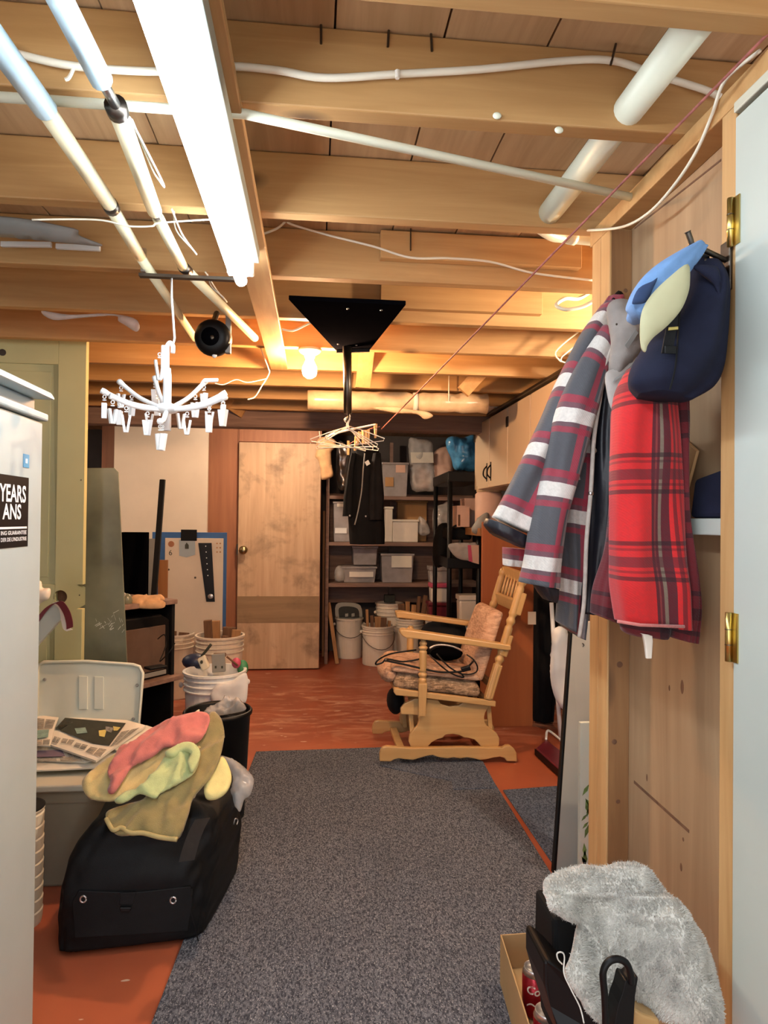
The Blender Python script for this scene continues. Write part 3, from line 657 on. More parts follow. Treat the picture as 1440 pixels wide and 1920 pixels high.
# cord reel
cr = thing('cord_reel', 'round black retractable cord reel hanging beside the inner pole', 'reel', W(400, 632, 2.30))
rc = W(400, 634, 2.30)
MB().lathe([(0.034, -0.034), (0.050, -0.03), (0.059, -0.018), (0.061, 0.0), (0.059, 0.018), (0.050, 0.03)], rc, (0.15, 1, 0.1), 26).build('reel_body', M['black'], cr, smooth=True)
MB().lathe([(0.030, -0.037), (0.030, -0.033)], rc, (0.15, 1, 0.1), 22).build('face_disc', M['bwood'], cr, smooth=True)
MB().ball(rc+V((0.002, -0.041, -0.008)), 0.006, 0.003, 0.008).build('badge', M['dsteel'], cr, smooth=True)
MB().box(rc.x+0.040, rc.x+0.058, rc.y-0.012, rc.y+0.012, rc.z-0.05, rc.z+0.09).build('bracket', M['grey'], cr, bev=0.003)
MB().tube([rc+V((0, 0, 0.05)), V((rc.x, 2.37, 2.005))], 0.010, 8).build('mount', M['dsteel'], cr)
MB().ball(rc+V((0.006, -0.01, -0.060)), 0.008, 0.006, 0.009).build('cord_stop', M['rackw'], cr, smooth=True)

# octopus drying rack
oc = W(313, 766, 1.72)
ok_ = thing('peg_rack', 'white octopus drying rack with many pegs hanging from the pole bar', 'drying rack', oc)
MB().tube([oc+V((0,0,-0.055)), oc+V((0,0,0.075)), oc+V((0,0,0.10))], [0.011, 0.010, 0.008], 12).build('stem', M['rackw'], ok_, smooth=True)
MB().obox(oc+V((-0.006,0,0.115)), (0.010,0,0), (0,0.004,0), (0,0,0.042)).build('hook_shank', M['rackw'], ok_, bev=0.003)
MB().tube(spline([oc+V((-0.004,0,0.15)), oc+V((0.004,0,0.163)), oc+V((0.012,0,0.155)), oc+V((0.012,0,0.138))], 6), 0.006, 8).build('hook', M['rackw'], ok_, smooth=True)
MB().ball(oc, 0.030, 0.030, 0.014).build('hub', M['rackw'], ok_, smooth=True)
def pegmb(p, s=1.0, tilt=0.0):
    mb = MB()
    for k in range(2): mb.tube([p+V((0.004*math.cos(t)*1, 0.004*math.sin(t)*(k % 2), 0.004*math.sin(t)*((k+1) % 2)-0.004-0.008*k)) for t in [i*math.pi/4 for i in range(9)]], 0.0012, 5)
    for q in (-1, 1):
        t = V((math.cos(tilt), math.sin(tilt), 0)); n = V((-math.sin(tilt), math.cos(tilt), 0))
        a = p+V((0,0,-0.020))+t*q*0.009*s; b = p+V((0,0,-0.062*s))+t*q*0.0025
        mb.beam(a, b, t*0.0028, n*0.0065*s)
    return mb
tips = ((190, 732, 1.70), (223, 715, 1.80), (290, 708, 1.86), (386, 714, 1.80), (424, 736, 1.70), (424, 744, 1.64), (300, 790, 1.56), (206, 742, 1.62))
prnd = random.Random(3)
for i, t in enumerate(tips):
    e_ = W(t[0], t[1], t[2]); mid = oc+(e_-oc)*0.55 + V((0, 0, -0.012)); pth = spline([oc+V((0,0,-0.004)), mid, e_], 6)
    R = [(0.0058 if k < len(pth)-2 else 0.0075) for k in range(len(pth))]
    MB().tube(pth, R, 8).build('arm', M['rackw'], ok_, smooth=True)
    for s in (0.38, 0.62, 0.9)[(0 if i % 2 else 1):]:
        q = pth[min(len(pth)-1, int(s*len(pth)))]
        pegmb(q+V((0,0,-0.008)), prnd.uniform(0.85, 1.0), prnd.uniform(0, 3)).build('peg', M['rackw'], ok_)
MB().tube([oc+V((0.012,0,0.155)), oc+V((0.016, 0.0, 0.175)), W(322, 560, 1.75), V((W(322, 497, 1.809).x, 1.809, 1.924))], 0.0028, 8).build('hanging_wire', M['rackw'], ok_, smooth=True)
kt = W(393, 711, 1.80); MB().obox(W(396, 713, 1.79), (0.018,0,0.001), (0,0.004,0), (0,0,0.005)).build('spare_peg', M['rackw'], ok_, bev=0.002)
pegmb(W(299, 684, 1.72)+V((0,0,0.03)), 1.1, 0.4).build('peg', M['rackw'], ok_)

# ---------------------------------------------------------------- floor coverings
def rugobj(corners, z, m, label):
    return tag(MB().prism([V((c.x, c.y, 0.001)) for c in corners], (0, 0, z)).build('floor_rug', m, bev=0.003), label, 'rug')
rugobj([F(268, 1965), F(480, 1412), F(716, 1404), F(898, 1424), F(922, 1462), F(1070, 1700), F(1110, 1965)], 0.009, M['rug'], 'long grey speckled carpet runner down the middle of the red floor')
rugobj([F(943, 1484), F(1090, 1473), V((1.55, 2.3, 0)), F(1056, 1652)], 0.008, M['rug2'], 'small blue grey carpet offcut beside the runner at right')
tag(MB().prism([V((p.x, p.y, 0.0105)) for p in (F(712, 1440), F(905, 1432), F(932, 1482), F(850, 1485), F(846, 1468), F(780, 1455))], (0, 0, 0.004)).build('floor_rug', M['rug2']), 'dark blue grey carpet scrap on the runner in front of the rocker', 'rug')

# ---------------------------------------------------------------- freezer at the left edge
XF = -0.634
fz = thing('upright_freezer', 'white upright freezer with a black guarantee sticker at the left edge', 'freezer', (-0.99, 1.3, 0))
MB().box(-1.30, XF-0.04, 0.97, 1.66, 0.03, 1.585).build('cabinet', M['fridge'], fz, bev=0.008)
MB().box(XF-0.036, XF, 0.975, 1.655, 0.07, 1.520).build('door', M['fridge'], fz, bev=0.005)
MB().box(XF-0.036, XF+0.010, 0.975, 1.662, 1.5225, 1.540).build('door_trim', M['fridge'], fz, bev=0.004)
MB().box(XF-0.036, XF-0.020, 0.98, 1.655, 1.541, 1.572).build('handle_recess', M['fridged'], fz)
MB().hexa([(-1.30, 0.97, 1.586), (XF+0.024, 0.97, 1.574), (XF+0.024, 1.668, 1.574), (-1.30, 1.668, 1.586), (-1.30, 0.97, 1.606), (XF+0.014, 0.97, 1.592), (XF+0.014, 1.668, 1.592), (-1.30, 1.668, 1.606)]).build('top_cap', M['fridge'], fz, bev=0.006)
MB().box(-1.28, XF-0.05, 1.0, 1.64, 0.0, 0.03).build('plinth', M['black'], fz)
def fx(px, py): return X(px, py, XF)
sa, sb_ = fx(53, 896), fx(51, 1024)
st = MB().box(XF+0.0004, XF+0.0012, 1.29, sa.y, sb_.z, sa.z).build('guarantee_sticker', M['blackst'], fz, label='black sticker with white lettering')
XT = XF+0.0014
def ftext(t, size, px0, px1, py, caph, nm='lettering', bold=0.0):
    mb = text_mb(t, size, (XT, 0, 0), (0, 1, 0), (0, 0, 1), ext=0.0003, bold=bold); y0, y1 = fx(px0, py).y, fx(px1, py).y; z = fx(px1, py).z
    ys = [p[1] for p in mb.v]; zs = [p[2] for p in mb.v]; k = (y1-y0)/(max(ys)-min(ys)); kz = caph/(max(zs)-min(zs)); m0 = min(ys); z0 = min(zs)
    mb.v = [(p[0], y0+(p[1]-m0)*k, (p[2]-z0)*kz+z) for p in mb.v]; return mb.build(nm, M['whitest'], st)
ftext('YEARS', 0.05, -3, 47, 943, 0.0375, bold=0.0012)
ftext('ANS', 0.05, 3, 38, 974, 0.0330, bold=0.0012)
zl0 = fx(49, 989).z
MB().box(XT-0.0004, XT+0.0002, 1.30, fx(49, 989).y, zl0-0.0022, zl0+0.0022).build('line', M['whitest'], st)
ftext('ING GUARANTEE', 0.015, 0, 48, 1001.5, 0.0085, bold=0.0003)
ftext("DER DE L'INDUSTRIE", 0.014, 0, 48, 1013, 0.0085, bold=0.0002)
p0_, p1_ = fx(43, 876), fx(54, 853)
sb = MB().box(XF+0.0004, XF+0.0012, p0_.y, p1_.y, p0_.z, p1_.z).build('blue_sticker', M['lblue'], fz, label='small blue square sticker')
MB().obox(V((XT, (p0_.y+p1_.y)/2, (p0_.z+p1_.z)/2)), (0.0003,0,0), (0,0.005,0), (0,0,0.005)).build('star_mark', M['whitest'], sb)

# ---------------------------------------------------------------- pale green door leaning behind
gx = W(158, 900, 2.90).x
gd = thing('panel_door', 'pale yellow green panelled door with an empty knob hole, leaning upright', 'door', (gx-0.38, 2.92, 0))
gy = 2.90
zt = 2.06
kh = W(113, 1119, gy); mx = W(106, 900, gy).x; mzt = W(70, 682, gy).z; mzb = W(100, 1096, gy).z; mxl = gx-0.76+(gx-mx)
def ringplate(x0, x1, z0, z1, c, r, y0, y1):  # a plate with a round hole through it
    mb = MB(); n = 24; outer, inner = [], []
    for k in range(n):
        a = 2*math.pi*(k+0.5)/n; ca, sa = math.cos(a), math.sin(a)
        tx = ((x1-c.x) if ca > 0 else (x0-c.x))/ca; tz = ((z1-c.z) if sa > 0 else (z0-c.z))/sa; t = min(tx, tz)
        outer.append((c.x+ca*t, c.z+sa*t)); inner.append((c.x+ca*r, c.z+sa*r))
    R = [[(p[0], y0, p[1]) for p in outer], [(p[0], y0, p[1]) for p in inner], [(p[0], y1, p[1]) for p in inner], [(p[0], y1, p[1]) for p in outer]]
    return mb.rings(R, True, False, False)
ringplate(mx+0.001, gx, kh.z-0.05, kh.z+0.05, V((kh.x, gy, kh.z)), 0.027, gy, gy+0.034).build('stile_lock_block', M['greenp'], gd)
MB().lathe([(0.0275, 0.006), (0.0272, 0.0335), (0.001, 0.0336)], (kh.x, gy, kh.z), (0,1,0), 24, False, True).build('lock_bore', M['scrapd'], gd)
MB().box(mx+0.001, gx, gy, gy+0.034, kh.z+0.05, zt).build('stile', M['greenp'], gd)
MB().box(mx+0.001, gx, gy, gy+0.034, 0.01, kh.z-0.05).build('stile', M['greenp'], gd, bev=0.002)
MB().box(gx-0.76, mxl, gy, gy+0.034, 0.01, zt).build('stile', M['greenp'], gd, bev=0.002)
MB().box(mxl, mx, gy, gy+0.034, mzt, zt-0.0005).build('rail', M['greenp'], gd, bev=0.002)
MB().box(mxl, mx, gy, gy+0.034, mzb-0.17, mzb).build('rail', M['greenp'], gd, bev=0.002)
MB().box(mxl, mx, gy, gy+0.034, 0.01, 0.2).build('rail', M['greenp'], gd, bev=0.002)
for z0, z1 in ((mzb, mzt), (0.2, mzb-0.17)):
    p_ = MB().box(mxl, mx, gy+0.010, gy+0.022, z0, z1).build('panel', M['greenp'], gd)
    for a in ((mx-0.022, mx, z0, z1), (mxl, mxl+0.022, z0, z1)):
        MB().hexa([(a[0], gy+0.0095, a[2]), (a[1], gy+0.0095, a[2]), (a[1], gy+0.0085, a[2]), (a[0], gy+0.0085, a[2]), (a[0], gy+0.0095, a[3]), (a[1], gy+0.0095, a[3]), (a[1], gy+0.0005, a[3]), (a[0], gy+0.009, a[3])]).build('moulding', M['greenp'], p_)
    MB().box(mxl+0.03, mx-0.03, gy+0.006, gy+0.0098, z0+0.03, z1-0.03).build('raised_field', M['greenp'], p_, bev=0.003)
for a in ((149, 1116), (152, 900)): MB().ball(W(*a, gy-0.001), 0.003, 0.0015, 0.003, 8, 5).build('nail', M['dsteel'], gd)
MB().lathe([(0.014, 0), (0.014, -0.004)], W(5, 661, gy), (0,1,0), 12).build('screw_hole', M['dsteel'], gd)
tag(MB().box(W(0, 600, 3.0).x-0.08, W(24, 600, 3.0).x, 3.0, 3.04, 0, 1.999).build('wall_stud', M['stud'], bev=0.002), 'bare wooden stud standing behind the pale green door', 'stud')

# white folded bag with brown strap before the door
wbx = thing('folded_bag', 'white board with a brown strap jutting out behind the freezer', 'bag', W(90, 1180, 2.5))
y_ = 2.55
MB().prism([W(-150, 1380, y_), W(104, 1128, y_), W(122, 1153, y_), W(-120, 1420, y_)], (0, 0.03, 0)).build('board', M['white'], wbx, bev=0.004)
def ribbon(pts, wv, t, name, m, parent, nrm=(0,1,0)):
    pts = spline(pts, 6); mb = MB(); wv = V(wv); tv = V(nrm)*t
    return mb.rings([[p-wv-tv, p+wv-tv, p+wv+tv, p-wv+tv] for p in pts]).build(name, m, parent, smooth=False)
ribbon([W(50, 1195, y_-0.008), W(80, 1150, y_-0.010), W(98, 1133, y_-0.012), W(112, 1130, y_-0.012), W(124, 1146, y_-0.010), W(130, 1165, y_-0.008), W(131, 1178, y_-0.006)], (0.011, 0, 0.004), 0.0015, 'strap', M['wine'], wbx)
ribbon([W(104, 1129, y_-0.007), W(116, 1140, y_-0.006), W(120, 1160, y_-0.005), W(124, 1177, y_-0.005), W(131, 1182, y_-0.005)], (0.010, 0, 0.003), 0.0015, 'strap_underside', M['plast'], wbx)
tag(patch([(40, 1085), (74, 1088), (80, 1102), (94, 1104), (92, 1122), (78, 1130), (72, 1142), (62, 1200), (58, 1300), (50, 1440), (20, 1440), (20, 1100)], (0, 2.62, 1.0), (0, -1, 0), 0.02, 0.03, 0.004, 0.012, 0.008).build('white_rag', M['plast'], smooth=True), 'crumpled white plastic bag between freezer and green door', 'bag')

# leaning grey green sheet
gs = [W(150, 900, 2.94), W(220, 879, 2.94)]
yS = 3.02
gsh = thing('glass_sheet', 'dusty grey green sheet leaning upright beside the pale green door', 'sheet', (W(195, 1240, yS).x, yS, 0))
MB().prism([W(140, 1518, yS), W(140, 878, yS), W(214, 877, yS), W(222, 885, yS), W(238, 1235, yS), W(252, 1518, yS)], (0, 0.008, 0)).build('sheet_body', M['greensheet'], gsh, bev=0.002)
sm = MB(); rs_ = random.Random(7)
for k in range(26):
    a = (rs_.uniform(176, 230), 1165+rs_.gauss(0, 11)); an = rs_.choice((-0.5, 0.9, -0.9, 1.2)); l = rs_.uniform(3, 13)
    p, q = W(a[0], a[1], yS-0.0007), W(a[0]+l*math.cos(an), a[1]+l*math.sin(an), yS-0.0007)
    sm.beam(p, q, (0, 0.0003, 0), (0, 0, rs_.uniform(0.0006, 0.002)))
sm.build('scratch_marks', M['scuff'], gsh)

# ---------------------------------------------------------------- storage tote with lid, newspapers
tt = thing('storage_tote', 'grey plastic storage tote with its pale lid propped open behind', 'tote', (-1.08, 2.5, 0))
tx0, tx1, ty0, ty1 = -1.80, W(226, 1455, 2.5).x, 2.47, 2.80
MB().hexa([(tx0+.02, ty0+.025, 0), (tx1-.02, ty0+.025, 0), (tx1-.02, ty1-.02, 0), (tx0+.02, ty1-.02, 0), (tx0, ty0+.01, 0.345), (tx1, ty0+.01, 0.345), (tx1, ty1, 0.345), (tx0, ty1, 0.345)]).build('tote_body', M['toted'], tt, bev=0.01)
MB().box(tx0-.012, tx1+.012, ty0-.008, ty1+.012, 0.343, 0.368).build('rim', M['tote'], tt, bev=0.006)
MB().hexa([(tx0, ty0+.0085, 0.30), (tx1, ty0+.0085, 0.30), (tx1, ty1, 0.30), (tx0, ty1, 0.30), (tx0-.003, ty0+.006, 0.342), (tx1+.003, ty0+.006, 0.342), (tx1+.003, ty1+.002, 0.342), (tx0-.003, ty1+.002, 0.342)]).build('rim_band', M['toted'], tt)
n_ = V((0, -1, 0.16)).normalized(); p0 = V((0, 2.825, 0.37))
lo = [WP(a, b, p0, n_) for a, b in ((70, 1402), (71, 1258), (74, 1247), (83, 1241), (165, 1240), (250, 1246), (262, 1250), (268, 1262), (258, 1402))]
lid = MB().prism(lo, -n_*0.006).build('lid', M['lidp'], tt, bev=0.002)
MB().tube([p+n_*0.004 for p in lo]+[lo[0]+n_*0.004], 0.007, 8).build('lid_rim', M['lidp'], lid, smooth=True)
for a in ((148, 1267, 165, 1330), (177, 1268, 195, 1330)):
    q = [WP(*c, p0, n_)+n_*0.0005 for c in ((a[0], a[1]), (a[2], a[1]+1), (a[2], a[3]), (a[0], a[3]))]
    MB().prism(q, n_*0.004).build('lid_boss', M['lidp'], lid, bev=0.002)
for a in ((84, 1274), (257, 1285), (250, 1348)): MB().lathe([(0.007, 0), (0.005, 0.007)], WP(*a, p0, n_), n_, 12).build('clip_stud', M['grey'], lid)
def paper(outl, z, label, t=0.004, fold=0.004, seed=0, marks=(), tilt=(0, -0.22, 1)):
    p0_ = V((-0.95, 2.56, z+0.02)); mb = patch(outl, p0_, tilt, 0.002, 0.02, t, 0.02, fold, 9, seed, 0.0, 0)
    o = mb.build('newspaper', M['paper'], None, smooth=False); tag(o, label, 'newspaper', 'newspapers on the tote')
    nn = V(tilt).normalized()
    for mk, m_, nm in marks:
        q = [WP(*c, p0_+nn*(t/2+0.003+fold*0.9), nn) for c in mk]
        if m_ == 'ink':                          # columns of small print
            tx = MB(); nl_ = max(4, int((q[3]-q[0]).length/0.006))
            for k in range(nl_):
                for u0, u1 in ((0.0, 0.46), (0.54, 1.0)):
                    a, b = q[0].lerp(q[3], (k+0.2)/nl_), q[1].lerp(q[2], (k+0.2)/nl_); c, d = q[0].lerp(q[3], (k+0.75)/nl_), q[1].lerp(q[2], (k+0.75)/nl_)
                    tx.prism([a.lerp(b, u0), a.lerp(b, u1), c.lerp(d, u1), c.lerp(d, u0)], nn*0.0005)
            tx.build('printed_text', M['ink'], o)['kind'] = 'stuff'; continue
        MB().prism(q, nn*0.0007).build(nm, M[m_], o)
    return o
paper([(50, 1432), (170, 1420), (240, 1395), (258, 1410), (182, 1440), (60, 1446)], 0.374, 'lowest grey newspaper sticking out at the rim of the tote', 0.006, 0.003, 1)
paper([(50, 1400), (120, 1395), (182, 1424), (160, 1430), (50, 1425)], 0.386, 'folded newspaper with a purple block near the tote rim', 0.006, 0.004, 2,
      marks=((((66, 1408), (116, 1406), (122, 1418), (68, 1420)), 'purple', 'printed_block'), (((126, 1412), (140, 1410), (146, 1419), (130, 1420)), 'ink', 'printed_column'), (((66, 1422), (150, 1419), (154, 1426), (66, 1429)), 'ink', 'printed_column')))
paper([(100, 1372), (130, 1346), (238, 1352), (274, 1362), (216, 1402), (180, 1428), (95, 1398)], 0.405, 'open newspaper with a dark photograph page on the tote', 0.008, 0.004, 3,
      marks=((((104, 1366), (122, 1346), (236, 1356), (205, 1398), (175, 1394)), 'inkd', 'printed_photograph'), (((108, 1362), (128, 1352), (137, 1354), (112, 1370)), 'whitest', 'printed_panel'), (((118, 1384), (140, 1388), (134, 1396), (114, 1392)), 'ink', 'printed_column'), (((143, 1392), (165, 1397), (158, 1406), (138, 1400)), 'ink', 'printed_column'), (((170, 1400), (200, 1405), (188, 1419), (160, 1410)), 'ink', 'printed_column'), (((228, 1372), (262, 1364), (220, 1396), (206, 1400)), 'ink', 'printed_column'), (((102, 1380), (114, 1384), (108, 1394), (98, 1391)), 'ink', 'printed_column')))
nq = V((0, -0.22, 1)).normalized(); pq = V((-0.95, 2.56, 0.4375))
fig = bpy.data.objects['newspaper.002']
for q, m_ in ((((185, 1370), (200, 1368), (196, 1382), (186, 1380)), 'yel'), (((198, 1362), (214, 1365), (208, 1374), (198, 1370)), 'ink'), (((212, 1362), (226, 1364), (220, 1370), (213, 1370)), 'yel'), (((140, 1366), (160, 1364), (164, 1374), (144, 1376)), 'teal')):
    MB().prism([WP(*c, pq, nq) for c in q], nq*0.0006).build('printed_figure', M[m_], fig)
paper([(50, 1338), (110, 1346), (100, 1372), (94, 1400), (50, 1396)], 0.418, 'white newspaper page with a teal chart beside the freezer', 0.004, 0.005, 4,
      marks=((((66, 1370), (92, 1368), (90, 1382), (66, 1385)), 'teal', 'printed_chart'), (((66, 1346), (104, 1350), (98, 1366), (66, 1366)), 'ink', 'printed_column'), (((66, 1388), (94, 1386), (92, 1396), (66, 1397)), 'ink', 'printed_column')))
paper([(205, 1400), (226, 1385), (274, 1360), (292, 1366), (250, 1400), (225, 1412)], 0.392, 'crumpled edge of newspaper against the red towel', 0.005, 0.010, 5)

# ribbed white tub near the freezer
ct = V((-0.925, 2.285, 0))
rt = thing('ribbed_basket', 'tall ribbed white round basket between freezer and black duffel', 'basket', (ct.x, ct.y, 0))
prof = [(0.066, 0.0)]
for k in range(9): z = 0.01+k*0.0385; prof += [(0.068, z), (0.070, z+0.030), (0.0665, z+0.034)]
prof += [(0.071, 0.362), (0.071, 0.368), (0.066, 0.368), (0.064, 0.02)]
MB().lathe(prof, (ct.x, ct.y, 0.001), n=32).build('basket_body', M['ribw'], rt, smooth=False)
MB().lathe([(0.0655, 0.366), (0.0715, 0.366), (0.0715, 0.371), (0.0655, 0.371)], (ct.x, ct.y, 0.001), n=32).build('rim', M['blackm'], rt, smooth=True)

# ---------------------------------------------------------------- stand, television, gloves
sv = thing('media_stand', 'dark low stand carrying an old television behind the tote', 'stand', (-1.02, 3.62, 0))
Rz = Matrix.Translation((-1.02, 3.62, 0)) @ Matrix.Rotation(math.radians(52), 4, 'Z')
def sbox(x0, x1, y0, y1, z0, z1, nm, m, bev=0.004): return MB().box(x0, x1, y0, y1, z0, z1).xform(Rz).build(nm, m, sv, bev=bev)
sbox(-0.34, 0.24, -0.20, 0.22, 0.845, 0.870, 'shelf', M['darkwood']); sbox(-0.34, 0.27, -0.22, 0.22, 0.445, 0.47, 'shelf', M['darkwood']); sbox(-0.34, 0.30, -0.2, 0.22, 0.05, 0.07, 'shelf', M['darkwood'])
sbox(-0.34, 0.24, 0.20, 0.22, 0.0, 0.845, 'back_panel', M['blackm'])
for xx in (-0.34, 0.22): sbox(xx, xx+0.02, -0.18, 0.20, 0.0, 0.845, 'side_panel', M['blackm'])
tv = thing('old_television', 'dark dusty television with a curved top on the low stand', 'television', (-1.02, 3.62, 0.47))
MB().prism([(-0.235,-0.17,0.472), (0.215,-0.17,0.472), (0.215,-0.17,0.76), (0.16,-0.17,0.795), (-0.18,-0.17,0.795), (-0.235,-0.17,0.76)], (0, 0.30, 0)).xform(Rz).build('case', M['black'], tv, bev=0.008)
MB().box(-0.20, 0.18, -0.178, -0.1705, 0.51, 0.74).xform(Rz).build('screen', M['tvscr'], tv, bev=0.01)
MB().box(-0.21, 0.19, -0.176, -0.1702, 0.482, 0.505).xform(Rz).build('control_strip', M['grey'], tv, bev=0.002)
gl = [(246, 1120), (262, 1117), (285, 1119), (304, 1117), (309, 1124), (300, 1126), (310, 1130), (308, 1138), (296, 1141), (270, 1141), (250, 1138), (244, 1130)]
g0 = tag(patch(gl, (0, 3.52, W(280, 1132, 3.52).z), (0, -0.75, 1), 0.022, 0.03, 0.004, 0.010, 0.012, 30, 3).build('work_glove', M['beige'], smooth=True), 'pale work glove lying on top of the dark stand', 'glove')
ov = W(237, 1126, 3.50); tg = thing('green_jar', 'dark green round jar on the dark stand beside the glove', 'jar', ov)
MB().ball(ov, 0.030, 0.030, 0.036).build('jar_body', M['greensheet'], tg, smooth=True); MB().ball(ov+V((-0.012, -0.012, 0.026)), 0.016, 0.016, 0.016).build('lid', M['grey'], tg, smooth=True)
tag(MB().obox(W(292, 1251, 3.40), (0.035, 0.03, 0), (-0.02, 0.022, 0), (0, 0, 0.006)).build('remote_control', M['black'], bev=0.003), 'black remote lying on the lower board of the stand', 'remote')
pipe('television_cord', 'thin black cord hanging off the right of the television', 'cord', spline([W(296, 1198, 3.55), W(308, 1190, 3.5), W(312, 1205, 3.5), (W(306, 1225, 3.45)), W(300, 1240, 3.42), W(318, 1222, 3.42), W(328, 1206, 3.45)], 6), 0.003, M['black'], n=6)

# boards stacked against the back wall
by = 5.70
tag(MB().box(W(213, 900, by).x, W(389, 900, by).x, by, by+0.05, 0.0, 2.07).build('foam_board', M['foam'], bev=0.003), 'tall off white foam board standing against the back wall', 'board')
y2 = 5.10
bb = thing('pin_board', 'blue edged board standing behind the white buckets', 'board', (W(350, 1100, y2).x, y2, 0))
xa, xb = W(284, 1100, y2).x, W(424, 1100, y2).x; zt2 = W(350, 998, y2).z
MB().box(xa, xb, y2, y2+0.02, 0.0, zt2).build('backing', M['blueb'], bb, bev=0.002)
xw0, xw1 = W(309, 1100, y2).x, W(418, 1100, y2).x; zw = W(360, 1009, y2).z
wbd = MB().box(xw0, xw1, y2-0.010, y2-0.0005, 0.0, zw).build('white_panel', M['foam'], bb, bev=0.001)
def on(px, py): return W(px, py, y2-0.0105)
MB().lathe([(0.022, 0), (0.022, -0.002)], on(321, 1020), (0,1,0), 16).build('red_disc', M['rust'], wbd)
text_mb('6', 0.055, on(316, 1041), (1,0,0), (0,0,1), ext=0.001).build('numeral', M['inkd'], wbd)
MB().prism([on(336, 1012), on(366, 1012), on(366, 1040), on(350, 1045), on(336, 1042)], (0, -0.002, 0)).build('pale_card', M['fridged'], wbd)
MB().prism([on(347, 1022), on(350, 1017), on(354, 1022), on(354, 1029), on(347, 1029)], (0, -0.004, 0)).build('bottle_print', M['inkd'], wbd)
bs_ = MB().prism([on(372, 1018), on(397, 1018), on(403, 1128), on(387, 1128)], (0, -0.006, 0)).build('black_strip', M['blackst'], wbd)
for k in range(6): MB().lathe([(0.004, 0), (0.004, -0.002)], on(386+k*0.8, 1024+k*11)+V((0,-0.006,0)), (0,1,0), 8).build('white_dot', M['whitest'], bs_)
MB().ball(on(395, 1118)+V((0,-0.008,0)), 0.02, 0.004, 0.018).build('silver_tape', M['alu'], bs_)
MB().box(W(345, 1000, y2).x-0.02, W(375, 1000, y2).x-0.02, y2-0.014, y2-0.0102, zw-0.02, zt2+0.02).build('clip', M['blackm'], bb, bev=0.004)
for k in range(3):
    for j in range(2): MB().lathe([(0.006, 0), (0.006, -0.0015)], on(407+j*6, 1019+k*8), (0,1,0), 8).build('orange_dot', M['scrap'], wbd)
for a in ((316, 1068), (366, 1083)): MB().lathe([(0.008, 0), (0.005, -0.003)], on(*a), (0,1,0), 10).build('screw', M['dsteel'], wbd)
y3 = 4.45
tag(MB().box(W(296, 1100, y3).x, W(314, 1100, y3).x, y3, y3+0.015, 0.0, W(300, 1050, y3).z).build('narrow_board', M['lumber'], bev=0.002), 'narrow orange brown board standing behind the black bar', 'board')
tag(MB().box(W(226, 1100, 4.3).x, W(274, 1100, 4.3).x, 4.3, 4.36, 0.0, W(250, 998, 4.3).z).build('black_board', M['bwood'], bev=0.003), 'black panel standing behind the television stand', 'panel')
tag(MB().box(W(274, 1100, 4.37).x, W(290, 1100, 4.37).x, 4.37, 4.39, 0.0, W(280, 1010, 4.37).z).build('grey_board', M['grey'], bev=0.003), 'grey strip of panel behind the black bar', 'panel')
p, q = W(305, 899, 4.1), W(284, 1180, 3.95); q = p+(q-p)*((p.z-0.0)/(p.z-q.z))
tag(MB().beam(q+V((0,0,0.01)), p, (0.015,0,0), (0,0.015,0)).build('black_bar', M['blackm'], bev=0.003), 'long square black bar leaning upright against the boards', 'bar')

# ---------------------------------------------------------------- buckets
def bucket(c, r, h, z0=0.0, label='', rib=True, name='plastic_bucket', m='bucket', handle=None, rr=0.88, group=None):
    t = thing(name, label, 'bucket', (c[0], c[1], z0), group)
    prof = [(r*rr*0.98, 0.0), (r*rr, 0.006)]
    prof += [(r*(rr+(0.96-rr)*0.72), h*0.76)]
    if rib:
        for k in range(3): zz = h*(0.78+0.065*k); prof += [(r*0.955, zz), (r*1.0, zz+0.002), (r*1.0, zz+0.007), (r*0.955, zz+0.009)]
    prof += [(r*0.97, h-0.014), (r*1.03, h-0.013), (r*1.03, h), (r*0.94, h), (r*0.92, h*0.7), (r*rr*0.94, 0.012)]
    MB().lathe(prof, (c[0], c[1], z0+0.001), n=32).build('bucket_body', M[m], t, smooth=False)
    if handle is not None:
        a0, drop = handle; pts = []
        for k in range(13):
            a = math.pi*k/12; pts.append(V((c[0]+math.cos(a+a0)*r*1.07, c[1]+math.sin(a+a0)*r*1.07, z0+h*0.84-math.sin(a)*drop)))
        MB().tube(pts, 0.003, 6).build('wire_handle', M['dsteel'], t, smooth=True)
        for k in (0, -1): MB().ball(pts[k], 0.012, 0.012, 0.016, 8, 5).build('handle_ear', M[m], t, smooth=True)
    return t
def scrap(p, q, w_, t_, label, m='scrap', name='wood_offcut', group=None, nrm=(0,1,0)):
    p, q = V(p), V(q); d = (q-p).normalized(); n1 = (V(nrm)-d*V(nrm).dot(d)).normalized(); w1 = d.cross(n1)
    return tag(MB().beam(p, q, w1*w_, n1*t_).build(name, M[m], bev=0.003), label, 'wood scrap', group)
def rimc(px0, px1, py, z):                      # rim seen between two pixels at height z
    a, b = F(px0, py, z), F(px1, py, z); return (a+b)/2, (b-a).length/2
